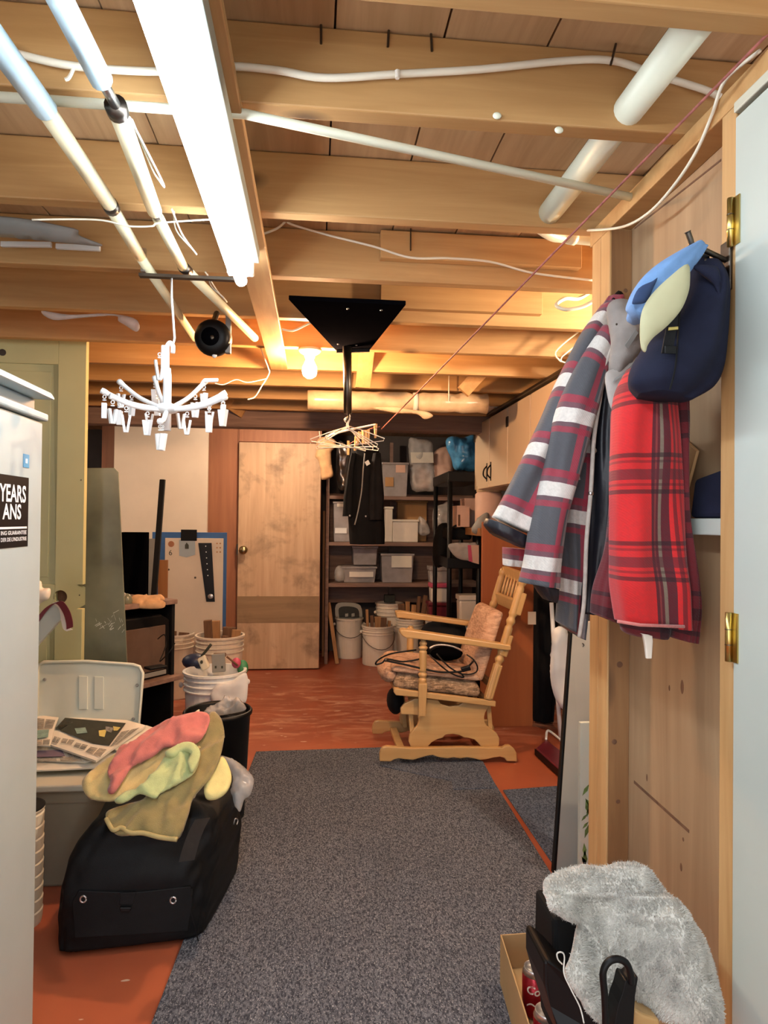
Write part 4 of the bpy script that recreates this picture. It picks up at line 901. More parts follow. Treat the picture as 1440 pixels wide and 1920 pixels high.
# far left pair near the boards
c, r = rimc(295, 365, 1187, 0.46)
bucket((c.x, c.y), r*0.97, 0.46, 0.0, 'off white ribbed bucket beside the television, left of the pair of scrap buckets', handle=None)
for i, (a, b) in enumerate((((326, 1182), (346, 1177)), ((340, 1188), (358, 1183)))):
    scrap((c.x-0.06+0.09*i, c.y+0.02, 0.15), (c.x-0.03+0.09*i, c.y+0.03, 0.53-0.015*i), 0.04, 0.016, ('splintered brown scrap standing in the left scrap bucket', 'shorter brown scrap at the back of the left scrap bucket')[i], 'scrapd')
c, r = rimc(366, 459, 1190, 0.50)
bucket((c.x, c.y), r*0.97, 0.50, 0.0, 'wide off white bucket full of wood blocks before the slab door', handle=None)
for i, (dx, dy, h_, w_, t_, m_, lb_) in enumerate(((-0.085, 0.0, 0.60, 0.026, 0.02, 'scrapd', 'dark edged wood block upright at the left of the wide scrap bucket'), (-0.04, 0.04, 0.59, 0.032, 0.016, 'scrap', 'tallest pale wood block leaning in the wide scrap bucket'), (0.02, -0.05, 0.50, 0.022, 0.016, 'scrapd', 'dark slanting stick at the front of the wide scrap bucket'), (0.06, 0.04, 0.545, 0.045, 0.016, 'scrapd', 'broad brown block at the right of the wide scrap bucket'), (0.11, 0.02, 0.53, 0.03, 0.012, 'scrap', 'thin brown board at the far right of the wide scrap bucket'))):
    scrap((c.x+dx*0.7, c.y+dy, 0.2), (c.x+dx+(0.02 if i == 2 else 0), c.y+dy, h_), w_, t_, lb_, m_)
# white bucket of odds and ends with bag
c, r = rimc(343, 463, 1256, 0.46)
b3 = bucket((c.x, c.y), r*0.96, 0.46, 0.0, 'bright white bucket crammed with odds and ends behind the black bin', m='rackw', handle=(0.15, 0.05))
z3 = 0.46
def at3(px, py, dy=0.0): return W(px, py, c.y+dy)
o_ = thing('switch_plate', 'clear grey switch cover plate standing in the bright white bucket', 'switch plate', at3(408, 1245))
MB().obox(at3(410, 1243), (0.036, 0, 0.003), (0, 0.012, 0), (-0.003, 0, 0.050)).build('plate', M['grey'], o_, bev=0.004)
for a in (405, 417): MB().obox(at3(a, 1250)+V((0,-0.0125,0)), (0.005, 0, 0), (0, 0.001, 0), (0, 0, 0.007)).build('slot', M['inkd'], o_)
MB().obox(at3(412, 1228, 0.03), (0.034, 0, 0), (0, 0.012, 0), (0, 0, 0.010)).build('cap', M['scrapd'], o_, bev=0.003)
o_ = thing('plastic_bracket', 'cream plastic bracket poking out of the bright white bucket', 'bracket', at3(383, 1245))
MB().obox(at3(382, 1243), (0.020, 0, 0.012), (0, 0.018, 0), (-0.015, 0, 0.034)).build('bracket_body', M['ribw'], o_, bev=0.008); MB().ball(at3(379, 1240)+V((0,-0.020,0)), 0.008, 0.006, 0.010).build('hole', M['inkd'], o_)
nv_ = tag(MB().ball(at3(366, 1240, 0.14), 0.075, 0.055, 0.045).build('blue_container', M['navyp'], smooth=True), 'dark blue plastic object behind the bright white bucket', 'container')
MB().tube(spline([at3(372, 1238, 0.12), at3(385, 1222, 0.12), at3(396, 1208, 0.12)], 5), 0.008, 8).build('handle', M['inkd'], nv_, smooth=True)
tag(MB().ball(at3(455, 1252, 0.08), 0.032, 0.03, 0.045).build('green_bottle', M['green'], smooth=True), 'green plastic bottle at the right rim of the bright white bucket', 'bottle')
tag(MB().ball(at3(443, 1243, 0.03), 0.026, 0.02, 0.030).build('red_handle', M['pink'], smooth=True), 'coral red knob resting at the right inside the bright white bucket', 'knob')
pipe('brush_stick', 'thin dark stick across the right of the bright white bucket', 'stick', [at3(425, 1231, 0.0), at3(446, 1248, 0.0)], 0.006, M['scrapd'], n=6)
tag(patch([(395, 1300), (408, 1282), (432, 1278), (462, 1262), (463, 1310), (452, 1320), (420, 1318), (398, 1316)], (0, c.y-r-0.012, 0.4), (0, -1, 0.0), 0.010, 0.03, 0.003, 0.012, 0.008).build('white_bag', M['rackw'], smooth=True), 'white plastic bag hanging over the front of the bright white bucket', 'bag')
# black bin
c, r = rimc(346, 471, 1334, 0.46)
bn = thing('waste_bin', 'black round waste bin with crumpled plastic behind the towels', 'bin', (c.x, c.y, 0))
MB().lathe([(r*0.80, 0), (r*0.82, 0.004), (r*0.965, 0.445), (r*1.02, 0.45), (r*1.03, 0.462), (r*0.98, 0.470), (r*0.94, 0.458), (r*0.80, 0.02)], (c.x, c.y, 0.001), n=40).build('bin_body', M['black'], bn, smooth=True)
tag(patch([(378, 1342), (392, 1326), (412, 1318), (423, 1304), (436, 1314), (447, 1310), (462, 1328), (446, 1336), (420, 1340), (395, 1346)], (c.x, c.y, 0.455), (0, -1, 0.9), 0.03, 0.025, 0.003, 0.009, 0.035, 30, 5).build('crumpled_bag', M['film'], smooth=True), 'crumpled clear bag stuffed in the black bin', 'bag')
tag(patch([(352, 1348), (364, 1336), (374, 1330), (372, 1342), (362, 1352)], (c.x, c.y-0.04, 0.455), (0, -1, 0.9), 0.01, 0.02, 0.003, 0.009, 0.02, 30, 6).build('white_scrap', M['plast'], smooth=True), 'small white paper scrap in the black bin', 'paper')
tag(patch([(395, 1342), (410, 1333), (445, 1332), (466, 1338), (455, 1352), (420, 1358)], (c.x, c.y, 0.40), (0, -0.3, 1), 0.02, 0.03, 0.004, 0.012, 0.02, 20, 8).build('bin_liner', M['blackm'], smooth=True), 'dark bin liner under the crumpled bag in the black bin', 'liner')

# ---------------------------------------------------------------- black duffel bag
D = thing('duffel_bag', 'large black nylon duffel bag on the red floor holding up a heap of towels', 'bag', F(270, 1720))
FL, FR, BR = F(97, 1800), F(378, 1768), F(452, 1628); BL = FL+(BR-FR)
def quad_loop(FL, FR, BR, BL, e=9, n=56):
    out = []
    for k in range(n):
        a = 2*math.pi*k/n; c, s = sgp(math.cos(a), 2/e), sgp(math.sin(a), 2/e)
        u, v = (c+1)/2, (s+1)/2
        out.append((FL*(1-u)+FR*u)*(1-v)+(BL*(1-u)+BR*u)*v)
    return out
TFL, TFR, TBR, TBL = W(165, 1520, 2.14), W(425, 1530, 2.24), W(466, 1500, 2.56), W(215, 1470, 2.50)
rows = []
for k in range(30):
    q = k/29; z = 0.005+0.375*q
    s = q**3
    a = FL.lerp(V((TFL.x, TFL.y, 0)), s); b = FR.lerp(V((TFR.x, TFR.y, 0)), s*0.9); c_ = BR.lerp(V((TBR.x, TBR.y, 0)), s); d = BL.lerp(V((TBL.x, TBL.y, 0)), s)
    lp = quad_loop(a, b, c_, d, 10-5.5*q); cen = sum(lp, V((0,0,0)))/len(lp); rg = []
    for i, p in enumerate(lp):
        o = p-cen; bul = 0.012*math.sin(math.pi*min(1, q*1.1)) + 0.028*q*noise.noise(V((i*0.17, q*5, 3))) + 0.020*(0.12-abs(noise.noise(V((i*0.45, q*6, 8)))))
        if q > 0.93: bul -= (q-0.93)*0.9
        P = cen+o*(1+bul/max(o.length, 0.01)); sag = -0.035*q*max(0, noise.noise(V((i*0.13, 1.5, 2))))
        rg.append(V((P.x, P.y, z+sag)))
    rows.append(rg)
c_ = sum(rows[-1], V((0,0,0)))/56
for s in (0.75, 0.5, 0.25, 0.04): rows.append([c_+(p-c_)*s+V((0, 0, -0.02*(1-s)+0.02*noise.noise(p*14))) for p in rows[-1]] if s == 0.75 else [c_+(p-c_)*s+V((0,0,0.018*noise.noise(p*12)*s)) for p in rows[29]])
MB().rings(rows).build('bag_body', M['blackn'], D, smooth=True, sub=1)
fn = ((FR-FL).cross(V((0,0,1)))).normalized()
def fp(px, py):                                # on the sloping front of the bag
    a = FL.lerp(V((TFL.x, TFL.y, 0)), 0); base = V((FL.x, FL.y, 0.0)); top = W(200, 1560, 2.13)
    up = (top-base); e = (FR-FL); nn = e.cross(up).normalized()
    if nn.y > 0: nn = -nn
    return WP(px, py, base+nn*0.014, nn), nn
pk = [fp(*a)[0] for a in ((135, 1690), (148, 1668), (250, 1672), (358, 1660), (362, 1690), (352, 1745), (250, 1752), (140, 1758))]
nn = fp(200, 1700)[1]
MB().prism(pk, nn*0.006).build('front_pocket', M['blackn'], D, bev=0.003)
def bwp(px, py, off=0.0): q = fp(px, py); return q[0]+q[1]*(0.0065+off)
for a in ((157, 1684), (325, 1686)):
    c1_ = bwp(*a); MB().tube([c1_+V((math.cos(t)*0.0085, 0, math.sin(t)*0.0095)) for t in [k*math.pi/8 for k in range(17)]], 0.0026, 8).build('eyelet', M['alu'], D, smooth=True, label='silver eyelet')
MB().prism([bwp(226, 1671), bwp(256, 1670), bwp(250, 1694), bwp(224, 1693)], nn*0.005).build('buckle_tab', M['blackw'], D, bev=0.002)
MB().prism([bwp(225, 1697), bwp(249, 1697), bwp(245, 1706), bwp(227, 1706)], nn*0.008).build('buckle', M['black'], D, bev=0.003)
for seam in ([(150, 1671), (250, 1674), (356, 1663)], [(360, 1665), (358, 1710), (372, 1764)]):
    MB().tube([bwp(*a, -0.004) for a in seam], 0.0022, 6).build('seam_piping', M['blackw'], D, smooth=True)
def strap_px(pts, d0, d1, wpx, name, m, parent):
    mb = MB(); P = [W(a, b, d0+(d1-d0)*i/(len(pts)-1)) for i, (a, b) in enumerate(pts)]
    return ribbon(P, (wpx, 0.004, 0), 0.0016, name, m, parent)
strap_px([(380, 1535), (368, 1558), (358, 1585), (350, 1614)], 2.085, 1.985, 0.021, 'carry_strap', M['blackw'], D)
MB().tube(spline([W(438, 1546, 2.33), W(441, 1535, 2.33), W(446, 1538, 2.34), W(444, 1546, 2.33)], 5), 0.002, 6).build('zip_pull', M['alu'], D, smooth=True)

# ---------------------------------------------------------------- heap of towels
pn = V((-0.12, -0.62, 1)).normalized(); pc = W(300, 1450, 2.33)
def towel(outl, m, label, off=0.0, puff=0.02, rad=0.05, fold=0.016, seed=0, fs=11, nrm=None, stretch=(10, -4, 3, 4), hem=None, h=0.011):
    n1 = nrm or pn
    o = patch(outl, pc+n1*off, n1, puff*0.15, rad*0.3, 0.009, h, fold*0.85, fs if stretch is None else 1.5, seed, 0.01, 4, None, stretch, True).build('towel', M[m], smooth=True)
    return tag(o, label, 'towel')
towel([(155, 1466), (180, 1440), (215, 1415), (260, 1395), (330, 1390), (385, 1400), (330, 1450), (280, 1478), (240, 1492), (205, 1502), (165, 1494)], 'creamt', 'cream towel lying under the coral one on the duffel', 0.035, 0.025, 0.06, 0.012, 1)
towel([(392, 1342), (412, 1345), (420, 1368), (418, 1395), (408, 1430), (390, 1462), (362, 1496), (352, 1530), (332, 1574), (290, 1568), (262, 1560), (240, 1566), (215, 1562), (199, 1535), (205, 1520), (240, 1508), (270, 1500), (290, 1470), (340, 1420)], 'olive', 'big olive towel with a pale hem draped over the duffel front', 0.045, 0.02, 0.05, 0.018, 2)
towel([(202, 1448), (214, 1420), (228, 1398), (250, 1392), (275, 1372), (310, 1352), (350, 1340), (380, 1336), (393, 1344), (388, 1366), (372, 1390), (340, 1402), (310, 1400), (286, 1418), (250, 1435), (232, 1460), (214, 1486), (202, 1484), (208, 1465)], 'red', 'coral red towel folded on top of the heap', 0.070, 0.022, 0.035, 0.022, 3)
towel([(216, 1502), (238, 1486), (262, 1478), (290, 1450), (312, 1418), (336, 1398), (356, 1394), (372, 1404), (374, 1420), (366, 1445), (345, 1462), (320, 1476), (300, 1486), (290, 1496), (262, 1488), (240, 1500), (224, 1506)], 'mint', 'pale mint green towel twisted over the olive one', 0.078, 0.024, 0.03, 0.026, 4)
towel([(310, 1412), (338, 1396), (358, 1393), (374, 1406), (373, 1424), (360, 1448), (352, 1430), (358, 1414), (345, 1408), (322, 1420)], 'mint', 'rolled hem of a mint towel over the heap', 0.100, 0.018, 0.02, 0.006, 14, h=0.008)
towel([(385, 1462), (402, 1432), (418, 1420), (430, 1440), (434, 1462), (424, 1485), (404, 1498), (385, 1495)], 'lemon', 'pale lemon cloth tucked between olive towel and clear bag', 0.020, 0.035, 0.045, 0.008, 5)
tag(patch([(360, 1495), (372, 1488), (396, 1500), (425, 1490), (436, 1455), (412, 1418), (440, 1425), (465, 1445), (476, 1462), (470, 1490), (458, 1500), (450, 1522), (440, 1512), (420, 1500), (395, 1515), (388, 1546), (380, 1530), (368, 1520)], W(420, 1475, 2.45), (-0.1, -0.9, 0.6), 0.03, 0.04, 0.003, 0.010, 0.035, 18, 7).build('clear_bag', M['film'], smooth=True), 'crinkled clear plastic bag at the right of the towel heap', 'bag')
pts = [WP(a, b, pc+pn*0.052, pn) for a, b in ((199, 1535), (212, 1556), (228, 1552), (245, 1562), (268, 1562), (300, 1570), (332, 1574))]
MB().tube(spline(pts, 6), 0.007, 8).build('hem', M['olivee'], bpy.data.objects['towel.001'], smooth=True)

# ---------------------------------------------------------------- storage shelves at the back
ys0, ys1 = 6.12, 6.55
sx0, sx1 = W(617, 1000, ys0).x, 1.55
sh = thing('storage_shelves', 'dark wooden storage shelves filling the back right alcove', 'shelves', ((sx0+sx1)/2, 6.3, 0))
zs = [W(700, py, ys0).z for py in (930, 1017, 1094)]
for z in zs: MB().box(sx0, sx1, ys0, ys1, z-0.032, z).build('shelf', M['darkwood'], sh, bev=0.002)
MB().box(sx0-0.03, sx0-0.001, ys0, ys1, 0, 2.05).build('upright', M['darkwood'], sh, bev=0.002)
MB().box(0.72, 0.75, ys1-0.05, ys1+0.001, 0, 2.05).build('upright', M['darkwood'], sh)
MB().box(sx0, sx1, ys1+0.001, ys1+0.012, 0.5, 1.55).build('back_board', M['darkwood'], sh)
def bin_(x0, x1, py0, z, y0, dep, label, m='clear', name='plastic_bin', cat='bin', lid='clear', inside=None, taper=0.92):
    xl, xr = W(x0, 1000, y0).x, W(x1, 1000, y0).x; zt_ = W((x0+x1)/2, py0, y0).z; t = thing(name, label, cat, ((xl+xr)/2, y0+dep/2, z))
    cx = (xl+xr)/2; hw = (xr-xl)/2; k = hw*taper
    MB().hexa([(cx-k, y0+0.01, z+0.001), (cx+k, y0+0.01, z+0.001), (cx+k, y0+dep-0.01, z+0.001), (cx-k, y0+dep-0.01, z+0.001), (cx-hw, y0, zt_-0.02), (cx+hw, y0, zt_-0.02), (cx+hw, y0+dep, zt_-0.02), (cx-hw, y0+dep, zt_-0.02)]).build('bin_body', M[m], t, bev=0.006)
    MB().box(cx-hw-0.008, cx+hw+0.008, y0-0.008, y0+dep+0.008, zt_-0.02, zt_).build('lid', M[lid], t, bev=0.004)
    if inside:
        for (a, b, c1, d1, mm) in inside:
            p0_, p1_ = W(a, d1, y0-0.002), W(b, c1, y0-0.002)
            MB().box(p0_.x, p1_.x, y0-0.004, y0-0.001, p0_.z, p1_.z).build('label_card', M[mm], t)
    return t
zt1, zm, zl = zs
bin_(716, 764, 867, zt1, 6.18, 0.30, 'clear bin with a yellow note on the top shelf', inside=((722, 738, 895, 912, 'cardb'), (742, 760, 872, 886, 'pinkw')))
bin_(662, 708, 1024, zl+0.16, 6.2, 0.3, 'clear bin stacked on the low boxes behind the black jacket hem')
bin_(643, 706, 1062, zl, 6.18, 0.3, 'wide low clear box under the stacked bin on the lower shelf', inside=((655, 700, 1072, 1082, 'plast'),))
bin_(716, 776, 1038, zl, 6.18, 0.3, 'clear bin with a white label on the lower shelf', inside=((734, 772, 1042, 1064, 'paper'),))
bin_(625, 660, 940, zm, 6.18, 0.3, 'clear box with white cards at the left of the middle shelf', inside=((632, 650, 941, 950, 'plast'), (628, 650, 990, 1000, 'whitest')))
bin_(737, 784, 974, zm, 6.2, 0.3, 'white ream of paper boxes on the middle shelf', m='plast', lid='plast', taper=1.0)
bin_(722, 736, 950, zm, 6.22, 0.1, 'narrow pale upright card box on the middle shelf', m='plast', lid='plast', name='card_box', cat='box', taper=1.0)
bin_(745, 800, 938, zm, 6.42, 0.1, 'tan cardboard panel box at the back of the middle shelf', m='cardb', lid='cardb', name='cardboard_box', cat='box', taper=1.0)
def bag(outl, y, m, label, puff=0.07, rad=0.08, fold=0.03, seed=0, name='plastic_bag', cat='bag', h=0.018, fs=10, back=0.05, parts=()):
    o = patch(outl, (0, y, 1.0), (0, -1, 0), puff, rad, 0.004, h, fold, fs, seed, back, 3).build(name, M[m], smooth=True); tag(o, label, cat)
    for q, mm, nm, dy in parts: MB().prism([W(a, b, y-dy) for a, b in q], (0, 0.003, 0)).build(nm, M[mm], o)
    return o
bag([(766, 824), (782, 822), (808, 828), (812, 850), (816, 916), (798, 921), (772, 918), (768, 870)], 6.28, 'film', 'tall clear bag with a card header on the top shelf', 0.07, 0.06, 0.03, 1,
    parts=((((770, 848), (812, 848), (813, 868), (771, 868)), 'paper', 'header_card', 0.085),))
bag([(776, 880), (790, 872), (806, 884), (808, 912), (796, 920), (776, 918)], 6.36, 'pinkw', 'pale cloth bundle inside the tall clear bag', 0.04, 0.05, 0.03, 2, 'cloth_bundle', 'bundle')
bag([(814, 848), (830, 838), (846, 842), (850, 880), (838, 898), (818, 900), (812, 870)], 6.3, 'pinkw', 'pale wrapped parcel left of the blue bag', 0.06, 0.06, 0.02, 3)
bag([(634, 828), (648, 834), (656, 850), (652, 880), (656, 900), (646, 918), (634, 914), (630, 870)], 6.3, 'alu', 'shiny foil bag on the top shelf left of the black jacket', 0.05, 0.05, 0.04, 4, 'foil_bag')
bag([(628, 1068), (636, 1060), (646, 1068), (646, 1088), (628, 1089)], 6.2, 'film', 'small clear bag at the left end of the lower shelf', 0.05, 0.05, 0.03, 5)
bag([(786, 968), (800, 978), (806, 1000), (788, 1004), (782, 990)], 6.25, 'film', 'small clear bag right of the white ream on the middle shelf', 0.04, 0.04, 0.03, 6)
bag([(812, 955), (830, 945), (848, 935), (850, 990), (830, 1006), (814, 1006)], 6.2, 'film', 'grey clear bag beside the black shelf post on the middle shelf', 0.05, 0.05, 0.03, 7)

# buckets on the floor before the shelves
def rimb(px0, px1, pyr, pyb):
    b = F((px0+px1)/2, pyb); r = (W(px1, pyb, b.y).x-W(px0, pyb, b.y).x)/2; h = W((px0+px1)/2, pyr, b.y+r).z
    return (b.x, b.y+r), r, h
c, r, h = rimb(629, 682, 1158, 1237)
t1 = bucket(c, r, h, 0, 'tall white pail with its lid leaning open, leftmost before the shelves', rib=False, handle=(3.2, 0.11), rr=0.93)
MB().prism(spline([W(630, 1166, c[1]+r*0.5), W(630, 1134, c[1]+r*0.6), W(654, 1130, c[1]+r*0.6), W(676, 1136, c[1]+r*0.6), W(680, 1164, c[1]+r*0.5)], 4), (0, 0.012, 0)).build('open_lid', M['tote'], t1)
MB().prism(spline([W(636, 1158, c[1]+r*0.45), W(636, 1140, c[1]+r*0.55), W(654, 1137, c[1]+r*0.55), W(671, 1142, c[1]+r*0.55), W(674, 1158, c[1]+r*0.45)], 4), (0, 0.003, 0)).build('lid_inner', M['inkd'], t1)
for i, a in enumerate((650, 662)): MB().obox(W(a, 1153, c[1]), (0.014,0,0.002), (0,0.014,0), (0,0,0.014)).build('block_inside', M['tote'], t1)
c, r, h = rimb(680, 741, 1172, 1251)
t2 = bucket(c, r, h, 0, 'ribbed white bucket of kindling, second from left before the shelves', handle=(3.3, 0.14), rr=0.95)
MB().lathe([(r*0.90, 0.0), (r*0.93, 0.004), (r*0.93, 0.05), (r*0.9, 0.06)], (c[0], c[1], 0.0005), n=32).build('base_ring', M['rackw'], t2, smooth=True)
for i, (x, z_, w_, m_, l_) in enumerate(((688, 1143, 0.012, 'scrap', 'tallest pale stick at the left of the kindling bucket'), (697, 1154, 0.016, 'scrapd', 'dark stick beside the tallest in the kindling bucket'), (708, 1156, 0.03, 'scrap', 'broad wood chunk in the middle of the kindling bucket'), (720, 1158, 0.026, 'scrapd', 'brown wood chunk right of middle in the kindling bucket'), (730, 1164, 0.014, 'scrap', 'short stick at the right rim of the kindling bucket'))):
    top = W(x, z_, c[1]+0.02*(i % 3-1)); scrap((top.x+0.02*(1 if x < 710 else -1), top.y, 0.06), top, w_, 0.014, l_, m_)
yb5 = 6.33; pa_, pb_ = W(704, 1130, yb5), W(756, 1130, yb5); c = ((pa_.x+pb_.x)/2, yb5); r = (pb_.x-pa_.x)/2; h = pa_.z
bucket(c, r, h, 0, 'white bucket behind the kindling bucket', handle=(3.4, 0.12))
tag(MB().obox(W(730, 1122, c[1]), (0.05,0,0), (0,0.03,0), (0,0,0.035)).build('grey_block', M['inkd'], bev=0.005), 'dark grey block on the back white bucket', 'block')
c4 = V((W(768, 1200, 6.20).x, 6.04, 0))
bucket((c4.x, c4.y+0.16), 0.13, 0.40, 0, 'pale bucket of wood offcuts hidden behind the rocker arm', handle=None)
for i, (x, z_, w_, m_, l_) in enumerate(((752, 1132, 0.03, 'scrapd', 'square brown block left in the bucket behind the rocker'), (764, 1128, 0.02, 'scrap', 'pale upright block in the bucket behind the rocker'), (776, 1134, 0.022, 'scrap', 'small yellow block in the bucket behind the rocker'), (786, 1118, 0.016, 'scrapd', 'twisted dark root piece in the bucket behind the rocker'), (798, 1116, 0.02, 'scrapd', 'tall dark bark piece in the bucket behind the rocker'), (803, 1138, 0.014, 'scrapd', 'thin bark strip at the right of the bucket behind the rocker'))):
    top = W(x, z_, c4.y+0.16); scrap((c4.x+(top.x-c4.x)*0.5, top.y+0.01*(i % 2), 0.08), top, w_, 0.016, l_, m_)
# slats leaning by the door
for i, (a, b, dd, l_) in enumerate((((608, 958), (606, 1232), 5.97, 'tallest thin wooden slat standing between door and shelves'), ((613, 1066), (612, 1240), 5.93, 'short wooden slat standing beside the tallest one'), ((616, 1130), (632, 1246), 5.87, 'flat wooden slat leaning at an angle beside the first pail'))):
    q = F(*b); p = W(*a, q.y+0.09); scrap(q+V((0,0,0.006)), p, 0.013 if i < 2 else 0.017, 0.006, l_, 'lumber' if i == 0 else 'scrap', 'wooden_lath', nrm=(0.1, -1, 0))
# tubs lower right
def tub(px0, px1, pyt, pyb, y, m, label, lid='plast', lidh=8, name='plastic_tub'):
    xl, xr = W(px0, pyb, y).x, W(px1, pyb, y).x; zb, zt_ = W(px0, pyb, y).z, W(px0, pyt, y).z; zl_ = W(px0, pyt+lidh, y).z; cx = (xl+xr)/2; rr = (xr-xl)/2; t = thing(name, label, 'tub', (cx, y+rr, zb))
    MB().hexa([(cx-rr*0.9, y, zb), (cx+rr*0.9, y, zb), (cx+rr*0.9, y+rr*1.6, zb), (cx-rr*0.9, y+rr*1.6, zb), (cx-rr, y, zl_), (cx+rr, y, zl_), (cx+rr, y+rr*1.6, zl_), (cx-rr, y+rr*1.6, zl_)]).build('tub_body', M[m], t, bev=0.015)
    MB().box(cx-rr*1.06, cx+rr*1.06, y-0.01, y+rr*1.7, zl_+0.0005, zt_).build('lid', M[lid], t, bev=0.006); return t
tub(806, 842, 1062, 1094, 5.85, 'film', 'flat clear food box stacked above the pink lid', 'clear', 8)
tub(808, 842, 1094, 1130, 5.83, 'plast', 'white tub with a bright pink lid by the black shelf post', 'pink', 8)
tub(804, 844, 1130, 1160, 5.80, 'wine', 'dark wine red tub under the pink lidded one', 'wine', 6)
tub(802, 846, 1160, 1182, 5.78, 'plast', 'white shallow tub at the bottom of the tub stack', 'plast', 6)
tag(MB().box(W(806, 1180, 5.80).x, W(842, 1180, 5.80).x, 5.80, 5.98, 0, W(802, 1182, 5.78).z-0.001).build('storage_crate', M['blackm'], bev=0.004), 'dark crate under the stack of tubs by the black shelving', 'crate')
tub(861, 898, 1116, 1182, 4.85, 'plast', 'large white square tub between the black shelf posts', 'plast', 10)

# ---------------------------------------------------------------- black plastic shelving unit
yA, yC = 4.72, 5.42
xA, xB = W(843, 1000, yA).x, W(898, 1000, yA).x
bk = thing('plastic_shelving', 'black plastic shelving unit with round posts below the cream cabinets', 'shelving', ((xA+xB)/2, 5.0, 0))
ztop = W(850, 884, yA).z
xC = W(817, 930, yC).x
posts = ((xA, yA, ztop), (xB, yA, 1.45), (xC, yC, ztop), (xC+(xB-xA), yC, 1.45))
for x_, y__, z_ in posts: MB().tube([(x_, y__, 0), (x_, y__, z_-0.001)], 0.0175, 14).build('post', M['black'], bk, smooth=True)
for z_ in (ztop, W(850, 1046, yA).z, 0.50, 0.08):
    a = [V((xA-0.02, yA-0.02, z_-0.075)), V((xB+0.02, yA-0.02, z_-0.075)), V((xC+(xB-xA)+0.02, yC+0.02, z_-0.075)), V((xC-0.02, yC+0.02, z_-0.075))]
    MB().prism(a, (0, 0, 0.075)).build('shelf', M['black'], bk, bev=0.006)
bag([(836, 826), (846, 818), (870, 820), (893, 818), (893, 880), (868, 882), (852, 880), (846, 860), (838, 842)], 4.95, 'bluebag', 'stuffed blue plastic bag on top of the black shelving', 0.10, 0.10, 0.05, 11, fs=14, h=0.014)
zs2 = W(850, 1046, yA).z
o_ = thing('flat_case', 'flat black case lying on the middle of the black shelving', 'case', (xA+0.1, yA+0.3, zs2))
MB().box(xA+0.02, xB-0.02, yA+0.12, yA+0.6, W(870, 1012, 4.9).z, W(870, 990, 4.9).z).build('case_body', M['blackm'], o_, bev=0.02)
MB().tube(spline([(xA+0.03, yA+0.118, W(870, 992, 4.9).z), (xA+0.08, yA+0.10, W(870, 990, 4.9).z+0.02), (xA+0.13, yA+0.118, W(870, 992, 4.9).z)], 5), 0.008, 8).build('case_handle', M['black'], o_, smooth=True)
bag([(822, 985), (842, 982), (848, 1000), (840, 1040), (838, 1058), (815, 1062), (812, 1020)], 5.15, 'blackm', 'limp black bag hanging on the left of the black shelving', 0.06, 0.06, 0.02, 12, h=0.02)
bag([(840, 1024), (852, 1018), (880, 1018), (895, 1020), (898, 1054), (880, 1052), (856, 1046)], 4.66, 'film', 'clear wrapped packet resting on the black shelf edge', 0.03, 0.04, 0.02, 13,
    parts=((((878, 1022), (898, 1022), (898, 1058), (884, 1054)), 'pinkw', 'carton', 0.04), (((877, 1022), (883, 1022), (886, 1054), (879, 1052)), 'pink', 'red_stripe', 0.045)))
def carton(px0, px1, py0, py1, y, dep, m, label, name='carton_box', lids=True):
    a, b = W(px0, py1, y), W(px1, py0, y); t = thing(name, label, 'box', ((a.x+b.x)/2, y, a.z))
    MB().box(a.x, b.x, y, y+dep, a.z, b.z).build('box_body', M[m], t, bev=0.003)
    if lids: MB().box(a.x-0.002, b.x+0.002, y-0.003, y+dep+0.002, b.z+0.0003, b.z+0.01).build('flap', M[m], t)
    return t
zc = W(870, 990, 4.9).z
co_ = carton(857, 881, 951, 988, 4.80, 0.16, 'pinkw', 'small pale pink carton on the black case')
MB().prism([W(859, 965, 4.797), W(863, 965, 4.797), W(863, 986, 4.797), W(859, 986, 4.797)], (0, 0.002, 0)).build('brown_print', M['scrapd'], co_)
carton(871, 897, 937, 988, 4.99, 0.16, 'pinkw', 'taller pale pink carton behind the small one')
jr = thing('plastic_jar', 'clear plastic jar with a rimmed lid beside the plaid sleeve', 'jar', W(916, 985, 4.6))
jp = W(916, 990, 4.62); jr_r = 26*4.62/1270; jh = W(916, 912, 4.62).z-jp.z
MB().lathe([(jr_r*0.95, 0), (jr_r, 0.01), (jr_r, jh*0.8), (jr_r*0.85, jh*0.86)], jp, n=26).build('jar_body', M['pinkw'], jr, smooth=True)
MB().lathe([(jr_r*0.86, jh*0.86), (jr_r*0.92, jh*0.87), (jr_r*0.92, jh), (jr_r*0.6, jh*1.02)], jp, n=26).build('jar_lid', M['filmw'], jr, smooth=True)
bag([(884, 992), (900, 968), (916, 962), (914, 990), (902, 1000), (892, 1002)], 4.5, 'grey', 'grey plastic wrap below the plaid sleeve cuff', 0.03, 0.04, 0.02, 15)
tag(MB().box(jp.x-jr_r-0.02, jp.x+0.32, 4.4, 5.1, W(916, 1004, 4.62).z, jp.z).build('side_ledge', M['lumber'], bev=0.003), 'brown ledge board carrying the plastic jar', 'ledge')

